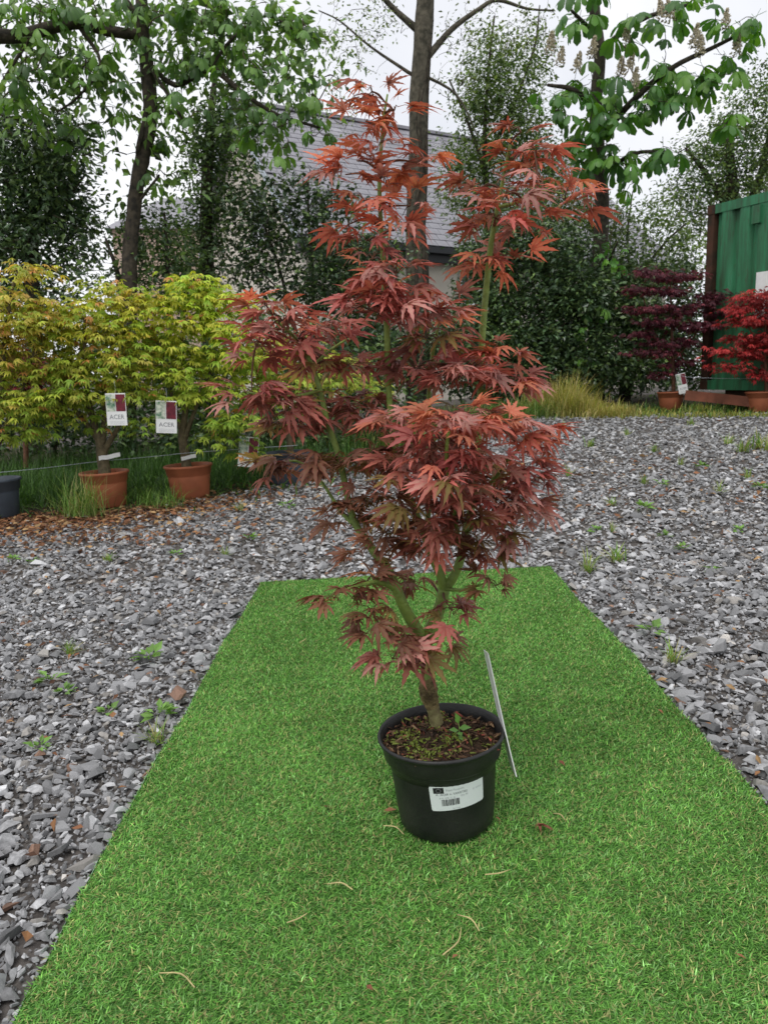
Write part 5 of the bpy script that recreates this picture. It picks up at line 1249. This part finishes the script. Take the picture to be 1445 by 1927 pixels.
grass_band('tall_grass', 'tall dark green grass growing behind and between the potted maples', [gp(u, v, .22, .20) for u, v in ((-100, 925), (-20, 915), (60, 920), (100, 905), (150, 890), (260, 900), (300, 885), (420, 895), (460, 905), (500, 890), (560, 880), (620, 860), (680, 840), (250, 870), (120, 880), (400, 870), (740, 812), (40, 880), (330, 860), (500, 860), (200, 870), (-60, 890), (230, 930), (60, 945), (110, 935))], 11000, .36, 1.0, DG + DG + FG[1:2])
grass_band('tall_grass', 'tall pale grass clump leaning on the left terracotta pot', [gp(u, v, .07, .05) for u, v in ((150, 975), (165, 972), (140, 968), (175, 975))], 330, .40, 1.0, FG, .0045)
grass_band('tall_grass', 'loose grass clump sprouting between the two terracotta pots', [gp(u, v, .07, .05) for u, v in ((285, 952), (300, 955), (320, 957), (270, 945))], 220, .26, 1.0, FG[:3], .0045, lean=.65)
grass_band('dry_grass', 'straw-yellow grass tussock at the edge of the gravel below the hedge', [gp(u, v, .14, .10, hh) for u, v, hh in ((1035, 778, 1), (1060, 780, 1.15), (1085, 782, .9), (1010, 778, .8), (1110, 782, .6), (1070, 775, 1.3), (1140, 784, .45), (1165, 784, .4))], 3200, .52, 1.0, YG[:3] + [(0.52, 0.44, 0.16), (0.56, 0.47, 0.22), (0.30, 0.34, 0.08)], .009)
grass_band('verge_grass', 'yellowing short grass strip in front of the container pots', [gp(u, v, .16, .07, hh) for u, v, hh in [(u, 783, .6 + .5 * ((u * 7) % 5) / 5) for u in range(1120, 1700, 28)] + [(1300, 776, 1.4), (1320, 776, 1.5), (1215, 780, 1.2)]], 3200, .12, 1.0, YG[:2] + YG[:2] + FG, .008)
grass_band('hedge_grass', 'rough green grass along the foot of the hedge behind the red maple', [gp(u, v, .25, .14, 1) for u, v in ((760, 830), (800, 815), (850, 805), (900, 797), (950, 790), (1000, 786), (720, 845), (690, 850))], 3600, .36, 1.0, FG + DG[:1], .007)
grass_band('ground_ivy', 'low green weeds covering the soil at the foot of the hedge', [gp(u, v, .5, .3, 1) for u, v in ((100, 900), (250, 890), (400, 885), (550, 870), (700, 835), (900, 785), (1050, 772), (1200, 770), (1400, 768), (50, 940), (180, 925), (300, 920), (450, 905), (620, 860), (800, 800))], 12000, .13, 1.0, DG + FG[:1], .012, lean=.75)
# leaf litter along the edge of the gravel and on it
lx, ly = [], []
for u, v, n, sx_, sy_ in ((-60, 990, 560, .35, .2), (60, 985, 760, .32, .22), (180, 980, 600, .32, .2), (290, 965, 420, .28, .18), (400, 945, 340, .28, .18), (240, 1010, 200, .6, .25), (500, 905, 160, .2, .16), (620, 870, 120, .3, .2), (130, 1012, 120, .4, .14)):
    q = G(u, v); lx.append(q[0] + rng.normal(0, sx_, n)); ly.append(q[1] + rng.normal(0, sy_, n))
x, y = gravel_points(.9, 6.5, 60); lx.append(x); ly.append(y)
lx, ly = np.concatenate(lx), np.concatenate(ly); n = len(lx)
az = rng.uniform(0, 6.283, n)
Rl = frames(np.stack([np.cos(az), np.sin(az), rng.normal(0, .25, n)], -1), np.stack([rng.normal(0, .35, n), rng.normal(0, .35, n), np.ones(n)], -1))
lc = np.array([(0.22, 0.10, 0.055), (0.15, 0.07, 0.04), (0.28, 0.14, 0.07), (0.09, 0.045, 0.03), (0.36, 0.23, 0.12)])[rng.integers(0, 5, n)] * rng.uniform(.7, 1.2, (n, 1))
far_ = ly > 4.2
lo_ = scatter_obj('leaf_litter', OVAL, rng.integers(0, 3, n), Rl, np.where(far_, rng.uniform(.025, .065, n), rng.uniform(.010, .036, n)), np.stack([lx, ly, gz(lx, ly) + np.where(inside(lx, ly, GRAVEL), .016, .006)], -1), lc, M['litter_a'])
tag(lo_, 'brown dead leaves strewn along the edge of the gravel', 'leaf litter')
def weed(seed, kind):
    r = np.random.default_rng(seed)
    if kind == 'grass':
        n = 36; col = np.array([(0.16, 0.30, 0.06), (0.24, 0.34, 0.08), (0.36, 0.34, 0.14)])[r.integers(0, 3, n)] * r.uniform(.8, 1.2, (n, 1))
        V = blades(np.concatenate([r.normal(0, .008, (n, 2)), np.zeros((n, 1))], 1), r.uniform(.03, .085, n), r.uniform(0, 6.28, n), r.uniform(.3, .95, n), r.uniform(.002, .004, n), col, 3, .7)
    else:
        n = 16; a = r.uniform(0, 6.283, n); d = np.stack([np.cos(a), np.sin(a), r.uniform(0, .9, n)], -1)
        V = scatter(OVAL, r.integers(0, 3, n), frames(d, np.tile([0, 0, 1.0], (n, 1)) + r.normal(0, .2, (n, 3))), r.uniform(.018, .04, n), d * .014 + np.array([0, 0, .008]), np.array([0.17, 0.32, 0.07]) * r.uniform(.7, 1.25, (n, 1)))
    return tri_mesh('weed', V[0], V[1], M['grass_a'], V[2], V[3])
WG = [weed(k, 'grass') for k in range(4)]; WB = [weed(10 + k, 'broad') for k in range(4)]
WS = [(95, 1285, 1.3, 1), (130, 1230, 1.1, 0), (285, 1245, 1.5, 1), (300, 1350, 1.2, 1), (295, 1395, 1.1, 0), (60, 1060, 1, 1), (25, 1055, 1, 1), (470, 1015, 1.2, 1), (425, 1045, 1, 0), (120, 1305, .9, 1), (1105, 1075, 1.7, 0), (1160, 1055, 1.8, 0), (1265, 1245, 1.3, 0), (1225, 1190, 1.2, 1), (1210, 960, 1.6, 1), (1150, 950, 1.2, 0), (1245, 915, 1.5, 1), (1210, 910, 1.3, 0), (1350, 928, 1.5, 0), (1110, 840, 2.0, 0), (1070, 895, 1.5, 0), (1320, 880, 1.5, 1), (1280, 875, 1.3, 0), (1230, 850, 1.6, 0), (1180, 820, 1.6, 0), (1250, 1010, 1, 1), (1285, 1035, 1.0, 1), (1120, 1000, 1, 1), (1395, 850, 2.6, 0), (1425, 845, 3.0, 0), (1440, 850, 2.4, 0), (1370, 835, 2.0, 0), (540, 955, 1.8, 1), (450, 960, 1.4, 0), (1405, 900, 1.4, 0), (1430, 920, 1.4, 1), (1060, 805, 1.6, 0), (1300, 800, 1.8, 0), (1150, 1000, .9, 0), (1390, 1000, 1.0, 1), (75, 1410, .9, 1), (205, 1340, .8, 1), (330, 1045, 1, 1), (205, 1055, 1, 0), (1340, 1075, .9, 1), (1085, 1150, .8, 1)]
for k, (u, v, s_, kd) in enumerate(WS):
    q = G(u, v); o = bpy.data.objects.new('weed', (WB if kd else WG)[k % 4]); COL.objects.link(o)
    o.location = (q[0], q[1], q[2] - .004); o.rotation_euler = (0, 0, random.uniform(0, 6.28)); o.scale = (s_,) * 3
    tag(o, 'small leafy green weed sprouting between the grey stones' if kd else 'small tuft of grass sprouting between the grey stones', 'weed', 'leafy weeds in the gravel' if kd else 'grass tufts in the gravel')
big_w = [(25, 880, .5), (90, 915, .55), (70, 960, .5), (250, 965, .4), (500, 925, .5), (40, 920, .4), (420, 925, .35), (600, 930, .35)]
# bits lying on the mat
def mat_z(q): return float(gz(q[0], q[1])) + MT + .014
for k, (u, v, s_) in enumerate(((1000, 1582, .034), (325, 1432, .016), (722, 1552, .028), (612, 1545, .018), (930, 1565, .016), (860, 1830, .014), (1050, 1455, .02), (1235, 1357, .022), (1380, 1830, .016), (690, 1890, .016), (700, 1600, .012))):
    q = G(u, v); o = bpy.data.objects.new('dead_leaf', tri_mesh('dead_leaf', YEL_LEAF[k % 8]['V'] if k == 0 else OVAL[k % 3]['V'], YEL_LEAF[k % 8]['T'] if k == 0 else OVAL[k % 3]['T'], M['litter_a'], np.tile((0.30, 0.14, 0.07) if k % 3 else (0.22, 0.085, 0.05), (len(YEL_LEAF[k % 8]['V'] if k == 0 else OVAL[k % 3]['V']), 1))))
    COL.objects.link(o); o.location = (q[0], q[1], mat_z(q)); o.rotation_euler = (random.uniform(-.3, .3), random.uniform(-.3, .3), random.uniform(0, 6.28)); o.scale = (s_,) * 3
    tag(o, 'curled red-brown maple leaf lying on the mat beside the black pot' if k == 0 else 'tiny brown dead leaf scrap lying on the green mat', 'dead leaf', None if k == 0 else 'leaf scraps on the mat')
for k, (u, v, ln_) in enumerate(((570, 1222, .05), (850, 1805, .07), (335, 1880, .07), (880, 1770, .05), (740, 1590, .05), (560, 1760, .04), (935, 1672, .05), (640, 1700, .05), (1050, 1565, .03))):
    q = G(u, v); z = mat_z(q); a = random.uniform(0, 3.14); d = np.array([math.cos(a), math.sin(a), 0]) * ln_ / 2; p = np.array([q[0], q[1], z])
    tb = Tubes(); tb.add([p - d, p + np.array([d[1], -d[0], 0]) * .3 + [0, 0, .003], p + d], [.0012, .0014, .0008], 5, smooth=3); tag(tb.build('straw_scrap', M['straw']), 'thin straw-coloured scrap lying on the green mat', 'straw', 'straw scraps on the mat')
for k, v in enumerate((704, 709, 714, 719, 724, 712)):
    a, b = P(585 + 8 * k, v + 4, 8.3 - .05 * k), P(752 - 5 * k, v - 2 + (k % 3), 8.5 - .05 * k)
    tb = Tubes(); tb.add([a, (a + b) / 2 + [0, 0, -.01], b], [.016, .015, .013], 8, smooth=2); tag(tb.build('bamboo_cane', M['cane']), 'pale cane in the bundle lying behind the red maple', 'cane', 'canes stacked behind the red maple')
for k in (0, 1):
    a = P(600 + 120 * k, 735, 8.35); g0 = float(gz(a[0], a[1])); bm = bmesh.new()
    box(bm, (a[0], a[1], 0), (1, 0, 0), (0, 1, 0), (0, 0, 1), (-.05, -.2, g0 - .02), (.05, .2, P(600, 729, 8.35)[2])); tag(bm_obj('trestle_post', bm, M['rust']), 'short wooden post carrying the bundle of canes', 'post', 'posts under the canes')
